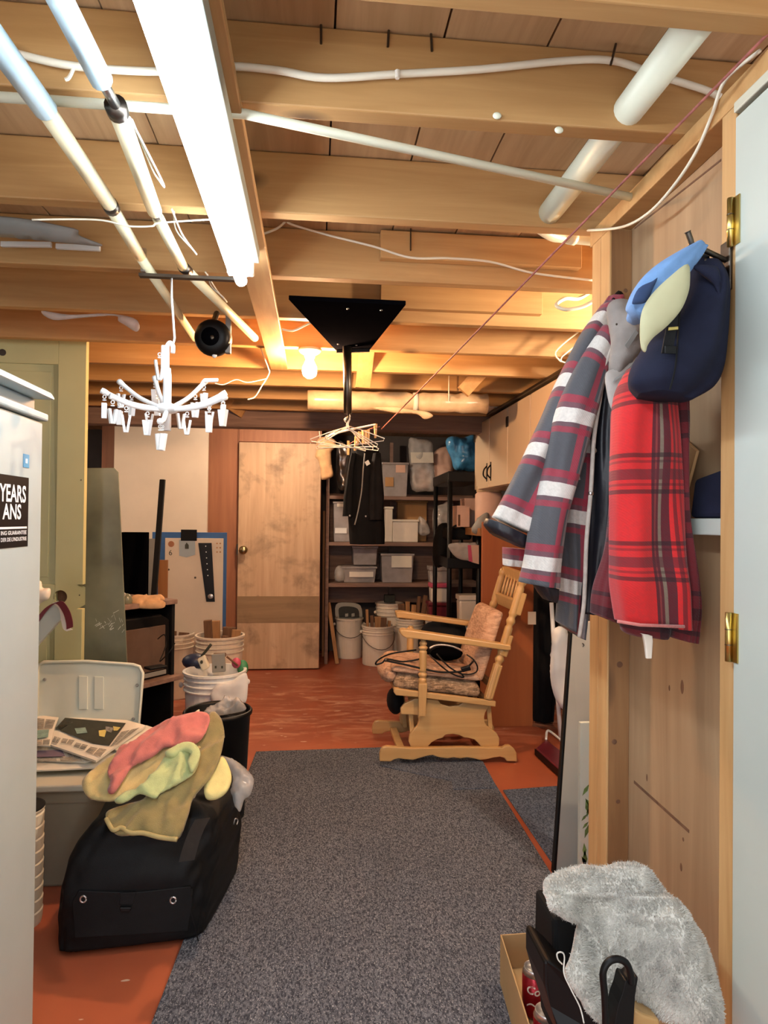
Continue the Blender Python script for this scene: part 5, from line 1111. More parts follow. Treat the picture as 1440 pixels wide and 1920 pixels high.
# ---------------------------------------------------------------- cream wall cabinets on the right
XC = W(890, 850, 4.70).x
zc0, zc1 = 1.515, 1.975
yb = [4.70, 4.30, 3.88, 3.46, 3.04, 2.66]
cabs = ['cream wall cabinet farthest away above the black shelving', 'cream wall cabinet second from the far end', 'cream wall cabinet third from the far end', 'cream wall cabinet half hidden behind the plaid sleeve', 'cream wall cabinet nearest, mostly behind the plaid coat']
for i in range(5):
    y1_, y0_ = yb[i], yb[i+1]
    t = thing('wall_cabinet', cabs[i], 'cabinet', (XC+0.15, (y0_+y1_)/2, zc0), 'cream wall cabinets')
    MB().box(XC+0.019, XC+0.32, y0_+0.001, y1_-0.001, zc0, zc1).build('cabinet_box', M['cab'], t, bev=0.002)
    d_ = MB().box(XC, XC+0.018, y0_+0.006, y1_-0.006, zc0+0.004, zc1-0.004).build('door', M['cab'], t, bev=0.003)
    yh = y1_-0.05 if i % 2 else y0_+0.05
    MB().tube(spline([(XC-0.002, yh, zc0+0.06), (XC-0.022, yh+0.006, zc0+0.085), (XC-0.022, yh-0.004, zc0+0.12), (XC-0.002, yh, zc0+0.145)], 6), 0.005, 8).build('handle', M['black'], d_, smooth=True)
    MB().box(XC-0.003, XC-0.0005, yh-0.009, yh+0.009, zc0+0.045, zc0+0.165).build('handle_plate', M['black'], d_)
    yh2 = y0_+0.008 if i % 2 else y1_-0.008
    MB().box(XC-0.006, XC-0.0005, yh2-0.012, yh2+0.012, zc1-0.12, zc1-0.06).build('hinge', M['dsteel'], d_)
tag(MB().box(XC-0.02, XC+0.02, 2.6, 4.3, 1.982, 1.996).build('curtain_track', M['dsteel'], bev=0.002), 'long dark metal rail lying along the cabinet tops', 'rail')
for i, pts in enumerate((((1110, 630), (1082, 655), (1062, 680), (1042, 660), (1090, 618)), ((1090, 640), (1055, 668), (1052, 678), (1046, 672)))):
    pipe('bent_wire', ('long bent wire hook on the cabinet top beside the coat', 'short bent wire hook under the long one on the cabinet')[i], 'wire', spline([W(a, b, 2.58) for a, b in pts], 6), 0.003, M['cable'], n=6)
o_ = thing('foam_tray', 'white moulded tray lying over the far end of the cabinets', 'tray', W(915, 760, 4.3))
MB().obox(W(912, 762, 4.2), (0.10, 0.06, 0), (-0.03, 0.10, 0), (0, 0, 0.025)).build('tray_body', M['plast'], o_, bev=0.006)
for k in range(3): MB().obox(W(908+10*k, 752-2*k, 4.15), (0.02, 0.01, 0), (-0.01, 0.02, 0), (0, 0, 0.008)).build('ridge', M['plast'], o_, bev=0.003)
o_ = thing('white_fitting', 'white plastic fitting stowed between joists above the cabinets', 'fitting', W(935, 712, 3.7))
MB().obox(W(930, 715, 3.75), (0.07, 0, 0), (0, 0.03, 0), (0, 0, 0.014)).build('fitting_bar', M['plast'], o_, bev=0.004)
for k in range(3): MB().obox(W(915+14*k, 708, 3.75), (0.012, 0, 0), (0, 0.02, 0), (0, 0, 0.016)).build('tooth', M['plast'], o_, bev=0.003)
# tall brown cabinet end and what stands right of it
yt = 4.20
tag(MB().box(W(903, 1200, yt).x, W(1000, 1200, yt).x, yt, yt+0.03, 0, W(950, 985, yt).z+0.02).build('tall_panel', wood('reddish_panel', '#b0683a', '#985430', 'z', 0.45, 3, 0, None, 0.04), bev=0.002), 'tall reddish brown panel standing behind the rocking chair back', 'panel')
o_ = tag(loft([(W(1003, 1085, 4.28), W(1046, 1085, 4.28), 0.05), (W(1001, 1150, 4.28), W(1044, 1150, 4.28), 0.07), (W(1000, 1260, 4.28), W(1042, 1260, 4.28), 0.08), (W(1000, 1350, 4.28), W(1036, 1350, 4.28), 0.06)], fold=0.012, seed=2).build('black_bag', M['jacket'], smooth=True), 'tall black garment bag hanging right of the reddish panel', 'bag')
MB().prism([W(990, 1147, 4.14), W(1005, 1147, 4.14), W(1005, 1171, 4.14), W(990, 1171, 4.14)], (0, 0.003, 0)).build('white_tag', M['plast'], o_)
o_ = thing('step_stool', 'folding white step ladder with a wine red tread', 'step stool', F(1050, 1445))
ysx = 3.98
MB().tube([W(1034, 1130, ysx), W(1041, 1250, ysx), F(1052, 1390, 0.003)], 0.013, 10).build('leg', M['rackw'], o_, smooth=True)
MB().tube([W(1062, 1150, ysx), F(1058, 1386, 0.003)], 0.009, 8).build('leg', M['rackw'], o_, smooth=True)
MB().tube(spline([F(1024, 1386, 0.05), F(1026, 1371, 0.06), F(1034, 1373, 0.07), F(1058, 1393, 0.08)], 5), 0.007, 8).build('loop', M['rackw'], o_, smooth=True)
MB().prism([F(1004, 1402, 0.045), F(1052, 1446, 0.045), F(1072, 1422, 0.045), F(1024, 1386, 0.045)], (0, 0, -0.03)).build('tread', M['wine'], o_, bev=0.008)
MB().prism([F(1003, 1403, 0.042), F(1052, 1447, 0.042), F(1052, 1447, 0.042)+V((0,0,-0.035)), F(1003, 1403, 0.042)+V((0,0,-0.035))], (-0.003, -0.003, 0)).build('tread_edge', M['black'], o_, bev=0.003)
bag([(1040, 1178), (1066, 1190), (1066, 1320), (1058, 1332), (1042, 1312), (1032, 1270), (1034, 1215)], 3.86, 'rackw', 'white plastic laundry sack hanging behind the step ladder', 0.03, 0.05, 0.012, 16)
# leaning grey panel and picture behind the post
o_ = thing('leaning_panel', 'tall glossy grey panel with a black edge leaning behind the post', 'panel', F(1060, 1650))
yp = 2.44
q4 = [W(1041, 1640, yp-0.02), W(1042, 1648, yp-0.02)]
P0, P1, P2, P3 = W(1037, 1648, yp), W(1100, 1665, yp), W(1112, 1165, yp+0.14), W(1071, 1170, yp+0.14)
MB().prism([P0, P1, P2, P3], (0.0, 0.02, 0)).build('panel_face', M['greyp'], o_, bev=0.002)
MB().prism([P0+V((-0.002,-0.002,0)), P0+V((0.010,-0.002,0)), P3+V((0.008,-0.002,0)), P3+V((-0.002,-0.002,0))], (0, 0.024, 0)).build('edge_frame', M['black'], o_, bev=0.002)
MB().tube(spline([W(1092, 1206, 2.566), W(1095, 1209, 2.566), W(1093, 1213, 2.566)], 4), 0.0015, 6).build('hook', M['dsteel'], o_)
o_ = thing('canvas_print', 'picture of green leaves on white standing behind the grey panel', 'picture', W(1110, 1600, 2.2))
x0_, x1_ = W(1088, 1400, 2.36).x, W(1088, 1400, 2.36).x+0.3
MB().box(x0_, x1_, 2.36, 2.38, 0.0, W(1100, 1355, 2.36).z).build('canvas', M['white'], o_, bev=0.002)
lf = MB(); rl = random.Random(9)
for k in range(60):
    cx, cz = rl.uniform(x0_+0.015, x1_-0.015), rl.uniform(0.06, W(1100, 1440, 2.36).z); a = rl.uniform(-0.9, 0.9); l = rl.uniform(0.015, 0.035)
    u, v = V((math.sin(a), 0, math.cos(a)))*l, V((math.cos(a), 0, -math.sin(a)))*l*0.3; cc = V((cx, 2.3596, cz))
    if x0_+0.004 < (cc+u).x < x1_ and (cc-u).x > x0_+0.004: lf.add([cc-u, cc+v, cc+u, cc-v], [(0, 1, 2, 3)])
lo_ = lf.build('leaf_print', M['leaf'], o_); lo_['kind'] = 'stuff'

# ---------------------------------------------------------------- clothes hanging at the back
o_ = thing('black_jacket', 'long black hooded jacket hanging in front of the back shelves', 'jacket', W(685, 840, 5.0))
def wl(a, b, d): return W(a[0], a[1], d), W(b[0], b[1], d)
def lf_(rows_, d, **k): return loft([(W(l, y, d), W(r_, y, d), t) for y, l, r_, t in rows_], **k)
lf_([(838, 660, 702, 0.03), (850, 657, 712, 0.06), (880, 655, 715, 0.09), (930, 653, 718, 0.10), (985, 654, 721, 0.10), (1020, 657, 721, 0.09)], 5.0, fold=0.016, seed=3).build('jacket_body', M['jacket'], o_, smooth=True)
lf_([(850, 700, 714, 0.04), (880, 694, 716, 0.05), (930, 690, 720, 0.055), (975, 690, 717, 0.055)], 4.92, fold=0.01, seed=5).build('sleeve', M['jacket2'], o_, smooth=True)
lf_([(850, 658, 668, 0.04), (880, 652, 664, 0.05), (930, 645, 662, 0.05), (968, 642, 662, 0.05)], 4.94, fold=0.01, seed=6).build('sleeve', M['jacket'], o_, smooth=True)
MB().tube(spline([W(684, 850, 4.88), W(681, 880, 4.885), W(678, 920, 4.885), W(671, 960, 4.885), W(665, 984, 4.885)], 5), 0.005, 6).build('zip', M['grey'], o_, smooth=True)
MB().obox(W(689, 868, 4.885), (0.013, 0, 0.008), (0, 0.002, 0), (-0.008, 0, 0.014)).build('badge', M['whitest'], o_, label='small white badge')
for a in ((656, 967), (686, 968)): MB().ball(W(*a, 4.882), 0.007, 0.005, 0.008, 8, 5).build('snap', M['alu'], o_, smooth=True)
MB().tube([W(680, 842, 5.0), W(681, 824, 5.0), V((W(683, 780, 5.0).x, 5.0, 2.139))], 0.005, 6).build('loop', M['black'], o_)
tag(patch([(594, 828), (602, 820), (618, 820), (630, 828), (626, 842), (621, 848), (622, 870), (625, 890), (618, 897), (606, 900), (602, 896), (600, 875), (596, 862), (591, 856), (594, 842)], (0, 5.75, 1), (0, -1, 0), 0.03, 0.04, 0.004, 0.014, 0.014, 12, 2, 0.02).build('beige_shirt', M['beige'], smooth=True), 'small beige cloth hanging beside the slab door', 'cloth')
MB().tube([W(600, 824, 5.75), W(598, 800, 5.75), W(603, 790, 5.93)], 0.003, 6).build('loop', M['cable'], bpy.data.objects['beige_shirt'])

# ---------------------------------------------------------------- glider rocking chair
yn, yf = 3.56, 4.02                              # near and far side frames
def C8(x, y, d): return W(680+x/3.2727, 1020+y/3.2727, d)
ch = thing('rocking_chair', 'golden wooden glider rocking chair with tweed cushions on the carpet end', 'rocking chair', C8(520, 1350, 3.8))
TH = 0.026
def plate(pts, d, nm, m='oak', th=TH, bev=0.004, sp=0):
    P = [C8(a, b, d) for a, b in pts]
    if sp: P = spline(P, sp, True)
    return MB().prism(P, (0, th, 0)).build(nm, M[m], ch, bev=bev)
rail = [(104,1350),(104,1308),(110,1285),(124,1265),(150,1258),(200,1262),(300,1268),(600,1262),(860,1266),(880,1254),(905,1252),(930,1272),(946,1300),(948,1350),(885,1350),(872,1330),(845,1322),(800,1328),(760,1338),(720,1342),(680,1332),(640,1326),(600,1332),(560,1326),(520,1332),(470,1326),(430,1312),(390,1318),(350,1330),(310,1342),(260,1338),(220,1332),(190,1340),(172,1352)]
off = V((0, yf-yn, 0))
z_fix = -min(C8(a, b, yn).z for a, b in rail)
for d in (yn, None):
    P = [C8(a, b, yn)+V((0, 0, z_fix+0.0106)) for a, b in rail]
    if d is None: P = [p+off for p in P]
    MB().prism(P, (0, 0.03, 0)).build('base_rail', M['oak'], ch, bev=0.005)
plt = [(330,958),(400,962),(470,968),(488,992),(540,1008),(600,1000),(626,982),(790,1004),(778,1022),(762,1045),(755,1075),(758,1105),(772,1128),(800,1148),(832,1172),(850,1205),(848,1245),(830,1275),(795,1286),(760,1275),(735,1255),(716,1232),(694,1212),(660,1203),(630,1200),(605,1186),(560,1178),(515,1184),(498,1202),(462,1212),(428,1232),(405,1258),(372,1278),(330,1278),(300,1258),(288,1225),(293,1185),(316,1155),(340,1128),(350,1095),(345,1062),(240,1056),(238,1020),(262,990)]
for o in (0, yf-yn-0.06):
    MB().prism([C8(a, b, yn)+V((0, 0.032+o*1.0, 0)) for a, b in plt], (0, 0.024, 0)).build('swing_panel', M['oak'], ch, bev=0.004)
fr = [(190,884),(340,906),(560,932),(818,966),(816,1000),(560,968),(330,940),(205,930),(192,912)]
for o in (0, yf-yn): MB().prism([C8(a, b, yn)+V((0, o, 0)) for a, b in fr], (0, TH, 0)).build('seat_rail', M['oak'], ch, bev=0.004)
a, b = C8(196, 905, yn), C8(800, 985, yn)
for p in (a+V((0.015,0,0)), b-V((0.02,0,0))): MB().beam(p+V((0,TH,0)), p+V((0,yf-yn,0)), (0.012,0,0), (0,0,0.014)).build('cross_rail', M['oak'], ch, bev=0.003)
for xx in (250, 800): p = C8(xx, 1300, yn); p.z = 0.055; MB().beam(p+V((0,0.03,0)), p+V((0,yf-yn,0)), (0.02,0,0), (0,0,0.012)).build('base_stretcher', M['oak'], ch, bev=0.003)
for xx in (300, 790): # hanging links of the glider
    for o in (0.06, yf-yn-0.075): MB().beam(C8(xx, 1010, yn)+V((0,o,0)), C8(xx+20, 1262, yn)+V((0,o,0)), (0.012,0,0), (0,0.006,0)).build('glider_link', M['oak'], ch, bev=0.002)
def turned(p, q, r, beads, nm, o=0.0):
    p, q = C8(*p, yn)+V((0, 0.02+o, 0)), C8(*q, yn)+V((0, 0.02+o, 0)); L_ = (q-p).length; prof = []
    for k in range(61):
        t = k/60; rr = r
        for (t0, wd, dp) in beads: rr += dp*math.exp(-((t-t0)/wd)**2)
        prof.append((rr, t*L_))
    return MB().lathe(prof, p, q-p, 16).build(nm, M['oakz'], ch, smooth=True)
for o in (0, yf-yn+0.02):                        # arm posts: turned above, square foot below
    turned((376, 592), (370, 860), 0.021, [(0.02, 0.03, -0.008), (0.13, 0.02, -0.006), (0.18, 0.02, 0.004), (0.24, 0.015, -0.006), (0.74, 0.015, -0.007), (0.80, 0.02, 0.004), (0.87, 0.015, -0.006), (0.93, 0.02, 0.002)], 'arm_post', o)
    P = [C8(342, 855, yn), C8(396, 855, yn), C8(384, 1058, yn), C8(342, 1055, yn)]
    MB().prism([p+V((0, -0.012+o, 0)) for p in P], (0, 0.022, 0)).build('post_foot', M['oakz'], ch, bev=0.004)
arm = [(228,528),(250,522),(300,528),(560,566),(905,618),(906,648),(880,650),(600,612),(330,580),(262,574),(240,560),(230,545)]
MB().prism([C8(a, b, yn)+V((0, -0.018, 0)) for a, b in arm], (0, 0.07, 0)).build('armrest', M['oak'], ch, bev=0.006)
armf = [(204,416),(240,414),(460,448),(702,482),(700,510),(660,506),(440,476),(250,456),(210,454)]
MB().prism([C8(a, b, yf)+V((0, 0.0, 0)) for a, b in armf], (0, 0.07, 0)).build('armrest', M['oak'], ch, bev=0.006)
turned((772, 958), (990, 225), 0.022, [(0.30, 0.012, -0.006), (0.335, 0.012, 0.004), (0.37, 0.012, -0.006), (0.405, 0.012, 0.003), (0.44, 0.010, -0.006), (0.62, 0.012, -0.006), (0.655, 0.012, 0.004), (0.69, 0.012, -0.006), (0.72, 0.010, 0.003), (0.95, 0.012, -0.006), (0.98, 0.01, 0.003)], 'back_post', 0)
def sq(p, q, w_, o): p, q = C8(*p, yn)+V((0, o, 0)), C8(*q, yn)+V((0, o, 0)); MB().beam(p, q, V((0,0.020,0)), (q-p).cross(V((0,1,0))).normalized()*w_).build('post_block', M['oakz'], ch, bev=0.006)
sq((946, 435), (985, 300), 0.024, 0.02); sq((862, 690), (905, 560), 0.022, 0.02); sq((776, 950), (838, 742), 0.022, 0.02)
# far back post, crest rail, spindles
q0, q1 = C8(700, 720, yf), C8(868, 150, yf)
MB().lathe([(0.021+0.004*math.sin(k*0.9) if 10 < k % 22 < 18 else 0.022, k/60*(q1-q0).length) for k in range(61)], q0, q1-q0, 14).build('back_post', M['oakz'], ch, smooth=True)
def slat(pn, pf, w_, nm): # bar between near and far posts
    MB().beam(C8(*pn, yn+0.03), C8(*pf, yf), (0.010, 0, 0.003), (-0.011*w_, 0, 0.04*w_)).build(nm, M['oak'], ch, bev=0.004)
slat((978, 205), (872, 165), 0.75, 'crest_rail'); slat((945, 380), (826, 330), 0.85, 'back_rail'); slat((800, 870), (716, 800), 0.6, 'back_rail')
for k in range(5):
    t = 0.18+0.16*k; p = C8(945, 370, yn+0.03).lerp(C8(826, 330, yf), t); q = C8(980, 210, yn+0.03).lerp(C8(872, 170, yf), t)
    MB().tube([p, p.lerp(q, 0.4), q], [0.006, 0.009, 0.006], 8).build('spindle', M['oakz'], ch, smooth=True)
# cushions
def cushion(sides, nm, m, seed, p=3.4, fold=0.008, sub=0): return loft(sides, n=36, rows=34, p=p, fold=fold, seed=seed, ff=4).build(nm, M[m], ch, smooth=True)
def cush_pts(A, B, Cc, Dd, th, nm, m, seed):      # thick pad over the quad A B C D (A-B near edge, D-C far edge)
    A, B, Cc, Dd = map(V, (A, B, Cc, Dd)); nrm = (B-A).cross(Dd-A).normalized()
    if nrm.z < 0: nrm = -nrm
    rows_ = []
    n = 14; top, bot = [], []
    for i in range(n+1):
        for j in range(n+1):
            u, v = i/n, j/n; e = min(u, 1-u, v, 1-v); pr = (1-(1-min(1, e/0.16))**2)**0.5
            P = (A*(1-u)+B*u)*(1-v)+(Dd*(1-u)+Cc*u)*v
            f = 0.010*noise.noise(P*9+V((seed, 0, 0)))*pr
            if abs(u-0.5) < 0.2 or 1: f -= 0.010*math.exp(-(((u-0.33)/0.07)**2+((v-0.5)/0.07)**2))+0.010*math.exp(-(((u-0.7)/0.07)**2+((v-0.5)/0.07)**2))
            top.append(P+nrm*(th*0.55+th*0.45*pr+f)); bot.append(P-nrm*(th*0.02*pr))
    m_ = (n+1)**2; fs = []
    for i in range(n):
        for j in range(n):
            q = (i*(n+1)+j, (i+1)*(n+1)+j, (i+1)*(n+1)+j+1, i*(n+1)+j+1); fs.append(q); fs.append(tuple(k+m_ for k in reversed(q)))
    bd = [i*(n+1) for i in range(n+1)]+[n*(n+1)+j for j in range(1, n+1)]+[i*(n+1)+n for i in range(n-1, -1, -1)]+[j for j in range(n-1, 0, -1)]
    for i in range(len(bd)): a, b = bd[i], bd[(i+1) % len(bd)]; fs.append((a, b, b+m_, a+m_))
    return MB().add(top+bot, fs).build(nm, M[m], ch, smooth=True, sub=1)
sA, sB = C8(185, 885, yn+0.03), C8(722, 945, yn+0.03); dz = V((0, yf-yn-0.03, 0.0))
st_ = cush_pts(sA, sB, sB+dz, sA+dz, 0.095, 'seat_cushion', 'tweedb', 1)
top = cush_pts(sA+V((-0.012,-0.006,0.088)), sB+V((0.0,-0.006,0.088)), sB+dz+V((0.0,0.006,0.088)), sA+dz+V((-0.012,0.006,0.088)), 0.045, 'seat_pad', 'tweed', 2)
MB().ball((sA+dz*0.5+V((-0.01,0,0.06))), 0.055, 0.22, 0.062).build('seat_front_roll', M['tweed'], ch, smooth=True)
bA, bB = C8(768, 850, yn+0.05), C8(902, 420, yn+0.05); dzb = V((0, yf-yn-0.04, 0.0)); sh_ = V((-0.028, 0, 0.0))
cush_pts(bA+sh_, bB+sh_, bB+sh_+dzb, bA+sh_+dzb, 0.075, 'back_cushion', 'tweed', 3)
# cords and odds on the seat
zc_ = 0.0
def on_seat(a, b, o=None):
    if o is None: o = 0.012 if b > 705 else 0.09
    return C8(a, b, yn+o)
cd_ = thing('extension_cord', 'tangled black power cords lying over the seat of the rocking chair', 'cord', C8(500, 800, 3.66))
MB().tube(spline([on_seat(352, 705, 0.02), on_seat(250, 722, 0.02), on_seat(150, 706), on_seat(120, 728), on_seat(80, 738), on_seat(100, 708), on_seat(180, 672), on_seat(330, 650)], 6), 0.0045, 8).build('cord_loop', M['black'], cd_, smooth=True)
MB().tube(spline([on_seat(140, 715), on_seat(260, 740), on_seat(380, 768), on_seat(480, 786), on_seat(600, 782), on_seat(640, 760)], 6), 0.0055, 8).build('cord_loop', M['black'], cd_, smooth=True)
MB().tube(spline([on_seat(410, 680), on_seat(450, 720), on_seat(510, 772), on_seat(570, 806), on_seat(620, 818), on_seat(600, 790)], 6), 0.0040, 8).build('cord_loop', M['black'], cd_, smooth=True)
MB().tube(spline([on_seat(455, 675), on_seat(500, 725), on_seat(545, 765), on_seat(620, 800), on_seat(690, 790), on_seat(704, 755), on_seat(680, 710), on_seat(640, 680)], 6), 0.0040, 8).build('cord_loop', M['black'], cd_, smooth=True)
MB().tube(spline([on_seat(696, 635, 0.14), on_seat(690, 700, 0.12), on_seat(660, 740), on_seat(630, 765)], 6), 0.0055, 8).build('cord_loop', M['black'], cd_, smooth=True)
MB().obox(on_seat(632, 765), (0.024, 0, 0.006), (0, 0.014, 0), (-0.004, 0, 0.012)).build('plug', M['black'], cd_, bev=0.005)
MB().ball(on_seat(142, 712), 0.012, 0.010, 0.010).build('plug_end', M['dsteel'], cd_, smooth=True)
o_ = patch([(784, 1212), (795, 1172), (830, 1165), (868, 1172), (905, 1180), (898, 1196), (880, 1200), (870, 1236), (840, 1240), (812, 1232)], (0, yf+0.10, 0.6), (0, -1, 0), 0.06, 0.06, 0.004, 0.016, 0.03, 12, 4).build('black_bag', M['jacket'], smooth=True); tag(o_, 'black bag lying beyond the seat of the rocking chair', 'bag')
o_ = thing('headset', 'dark rounded headset resting on the chair seat behind the armrest', 'headset', on_seat(500, 660, 0.28))
MB().tube(spline([on_seat(410, 640, 0.25), on_seat(450, 622, 0.25), on_seat(500, 620, 0.25), on_seat(560, 632, 0.25), on_seat(610, 655, 0.25)], 6), 0.006, 8).build('band', M['alu'], o_, smooth=True)
MB().ball(on_seat(515, 672, 0.28), 0.095, 0.06, 0.040).build('shell', M['bwood'], o_, smooth=True)
tag(MB().tube([C8(95, 770, 3.9)+V((-0.0,0,0)), C8(155, 770, 3.9)], 0.012, 8).build('foam_tube', M['black'], smooth=True), 'short black foam tube sticking out left of the seat', 'tube')
o_ = tag(MB().ball(C8(200, 960, 3.9), 0.05, 0.10, 0.075).build('black_bundle', M['jacket'], smooth=True), 'black bundle hanging under the front of the rocking chair seat', 'bundle')
tag(MB().obox(C8(660, 520, yf+0.02)+V((0,0.03,0.0)), (0.018, 0, 0.0), (0, 0.02, 0), (-0.004, 0, 0.014)).build('white_sponge', M['plast'], bev=0.006), 'small white object at the back end of the far armrest', 'sponge')

# ---------------------------------------------------------------- coats on the partition
KD = 0.955
def LP(rows_, d0, d1=None, **k):
    d1 = d1 or d0; n = len(rows_)
    return loft([(W(r[0], r[1], d0+(d1-d0)*i/(n-1)), W(r[2], r[3], d0+(d1-d0)*i/(n-1)), r[4]) for i, r in enumerate(rows_)], **k)
pc_ = thing('plaid_coat', 'grey white and red plaid coat with a black quilted lining hanging from the post', 'coat', W(1140, 560, 1.45))
# body panel (left front with its flap), shoulder, two sleeves
LP([(1138, 556, 1172, 560, 0.02), (1112, 600, 1150, 640, 0.035), (1085, 660, 1143, 690, 0.05), (1062, 740, 1130, 750, 0.05), (1050, 820, 1117, 836, 0.05), (1046, 900, 1109, 912, 0.05), (1046, 980, 1103, 990, 0.045), (1050, 1060, 1098, 1072, 0.042), (1050, 1130, 1096, 1140, 0.04), (1048, 1166, 1088, 1196, 0.045)], 1.47, 1.50, fold=0.016, seed=1, ff=4).build('coat_body', M['plaidA'], pc_, smooth=True)
LP([(1128, 570, 1158, 590, 0.025), (1092, 622, 1130, 660, 0.045), (1052, 700, 1098, 736, 0.05), (1018, 780, 1072, 806, 0.05), (976, 868, 1044, 894, 0.05), (945, 930, 1012, 962, 0.05), (924, 968, 994, 1002, 0.048)], 1.44, 1.48, fold=0.010, seed=2, ff=3).build('sleeve', M['plaidA'], pc_, smooth=True)
LP([(912, 972, 990, 1008, 0.042), (908, 984, 986, 1022, 0.042), (918, 998, 982, 1028, 0.036)], 1.48, 1.485, fold=0.006, seed=3, rows=12).build('quilted_cuff', M['quilt'], pc_, smooth=True)
LP([(1130, 610, 1150, 650, 0.03), (1078, 690, 1128, 730, 0.045), (1040, 780, 1106, 800, 0.05), (1022, 870, 1084, 888, 0.05), (1003, 960, 1062, 970, 0.046), (990, 1040, 1052, 1046, 0.044), (978, 1092, 1049, 1102, 0.042)], 1.40, 1.43, fold=0.010, seed=4, ff=3).build('sleeve', M['plaidA'], pc_, smooth=True)
LP([(1000, 1094, 1046, 1104, 0.034), (1012, 1112, 1044, 1118, 0.03), (1022, 1124, 1042, 1130, 0.022)], 1.435, 1.44, fold=0.004, seed=5, rows=10).build('quilted_cuff', M['quilt'], pc_, smooth=True)
LP([(945, 1026, 985, 1030, 0.04), (945, 1050, 980, 1054, 0.04), (946, 1060, 978, 1062, 0.035)], 1.56, 1.56, fold=0.006, seed=6, rows=10).build('coat_hem', M['plaidA'], pc_, smooth=True)
LP([(1132, 690, 1146, 690, 0.02), (1116, 740, 1152, 744, 0.04), (1106, 820, 1153, 826, 0.045), (1102, 920, 1152, 924, 0.045), (1100, 1010, 1146, 1020, 0.035), (1096, 1090, 1140, 1096, 0.03), (1094, 1150, 1126, 1150, 0.025)], 1.42, 1.45, fold=0.010, seed=7, ff=4).build('quilted_lining', M['quilt'], pc_, smooth=True)
eg = spline([W(1147, 652, 1.372), W(1133, 690, 1.372), W(1126, 740, 1.372), W(1114, 820, 1.38), (W(1108, 920, 1.385)), W(1100, 1010, 1.395), W(1097, 1090, 1.41), W(1094, 1140, 1.42), W(1086, 1194, 1.445)], 6)
MB().tube(eg, 0.0045, 8).build('fleece_edge', M['sherpa'], pc_, smooth=True)
for a in ((1114, 845), (1108, 925)): MB().lathe([(0.006, 0), (0.004, -0.004)], W(*a, 1.385), (0,1,0), 12).build('snap', M['alu'], pc_, smooth=True)
MB().tube(spline([W(1150, 562, 1.45), W(1160, 548, 1.50), W(1168, 556, 1.53)], 4), 0.004, 6).build('hang_loop', M['blackm'], pc_, smooth=True)
LP([(1052, 856, 1078, 862, 0.012), (1050, 886, 1086, 900, 0.014)], 1.385, 1.39, fold=0.003, seed=8, rows=8).build('pocket_flap', M['plaidA'], pc_, smooth=True)
KD = 0.885
rj = thing('plaid_jacket', 'bright red and black plaid jacket hanging below the navy cap', 'jacket', W(1210, 760, 1.28))
LP([(1180, 690, 1240, 690, 0.03), (1160, 735, 1256, 735, 0.045), (1152, 800, 1262, 800, 0.048), (1149, 880, 1266, 880, 0.046), (1149, 960, 1270, 960, 0.045), (1148, 1040, 1275, 1040, 0.044), (1150, 1100, 1280, 1104, 0.054), (1160, 1165, 1284, 1176, 0.05)], 1.26, 1.30, fold=0.013, seed=2, ff=3, rows=60, p=2.8).build('jacket_front', M['plaidB'], rj, smooth=True)
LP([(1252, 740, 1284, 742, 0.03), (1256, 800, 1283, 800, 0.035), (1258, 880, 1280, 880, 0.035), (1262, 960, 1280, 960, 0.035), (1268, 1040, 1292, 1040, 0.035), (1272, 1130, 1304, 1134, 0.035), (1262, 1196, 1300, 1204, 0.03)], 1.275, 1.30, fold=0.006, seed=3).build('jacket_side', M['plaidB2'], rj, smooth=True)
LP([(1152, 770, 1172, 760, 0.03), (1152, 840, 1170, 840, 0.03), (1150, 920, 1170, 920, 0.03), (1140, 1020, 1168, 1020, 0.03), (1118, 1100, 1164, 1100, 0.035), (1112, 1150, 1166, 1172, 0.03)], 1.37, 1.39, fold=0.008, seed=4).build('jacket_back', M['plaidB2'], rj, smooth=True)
LP([(1164, 1166, 1256, 1176, 0.028), (1168, 1182, 1254, 1192, 0.026), (1180, 1190, 1252, 1198, 0.02)], 1.32, 1.32, fold=0.004, seed=5, rows=8).build('jacket_hem', M['plaidB2'], rj, smooth=True)
MB().tube([W(1158, 1165, 1.243), W(1200, 1172, 1.243), W(1283, 1175, 1.243)], 0.003, 6).build('hem_stitch', M['red'], rj, smooth=True)
MB().obox(W(1267, 812, 1.235), (0.004, 0, 0), (0, 0.001, 0), (0, 0, 0.006)).build('sewn_mark', M['whitest'], rj)
LP([(1200, 1188, 1208, 1190, 0.003), (1204, 1190, 1222, 1192, 0.004), (1209, 1215, 1222, 1215, 0.004), (1211, 1234, 1221, 1234, 0.003)], 1.29, 1.29, rows=8, p=5).build('care_label', M['plast'], rj)
MB().tube(spline([W(1206, 696, 1.24), W(1240, 640, 1.2), W(1300, 500, 1.18), W(1330, 480, 1.165)], 5), 0.004, 6).build('hang_loop', M['blackm'], rj, smooth=True)

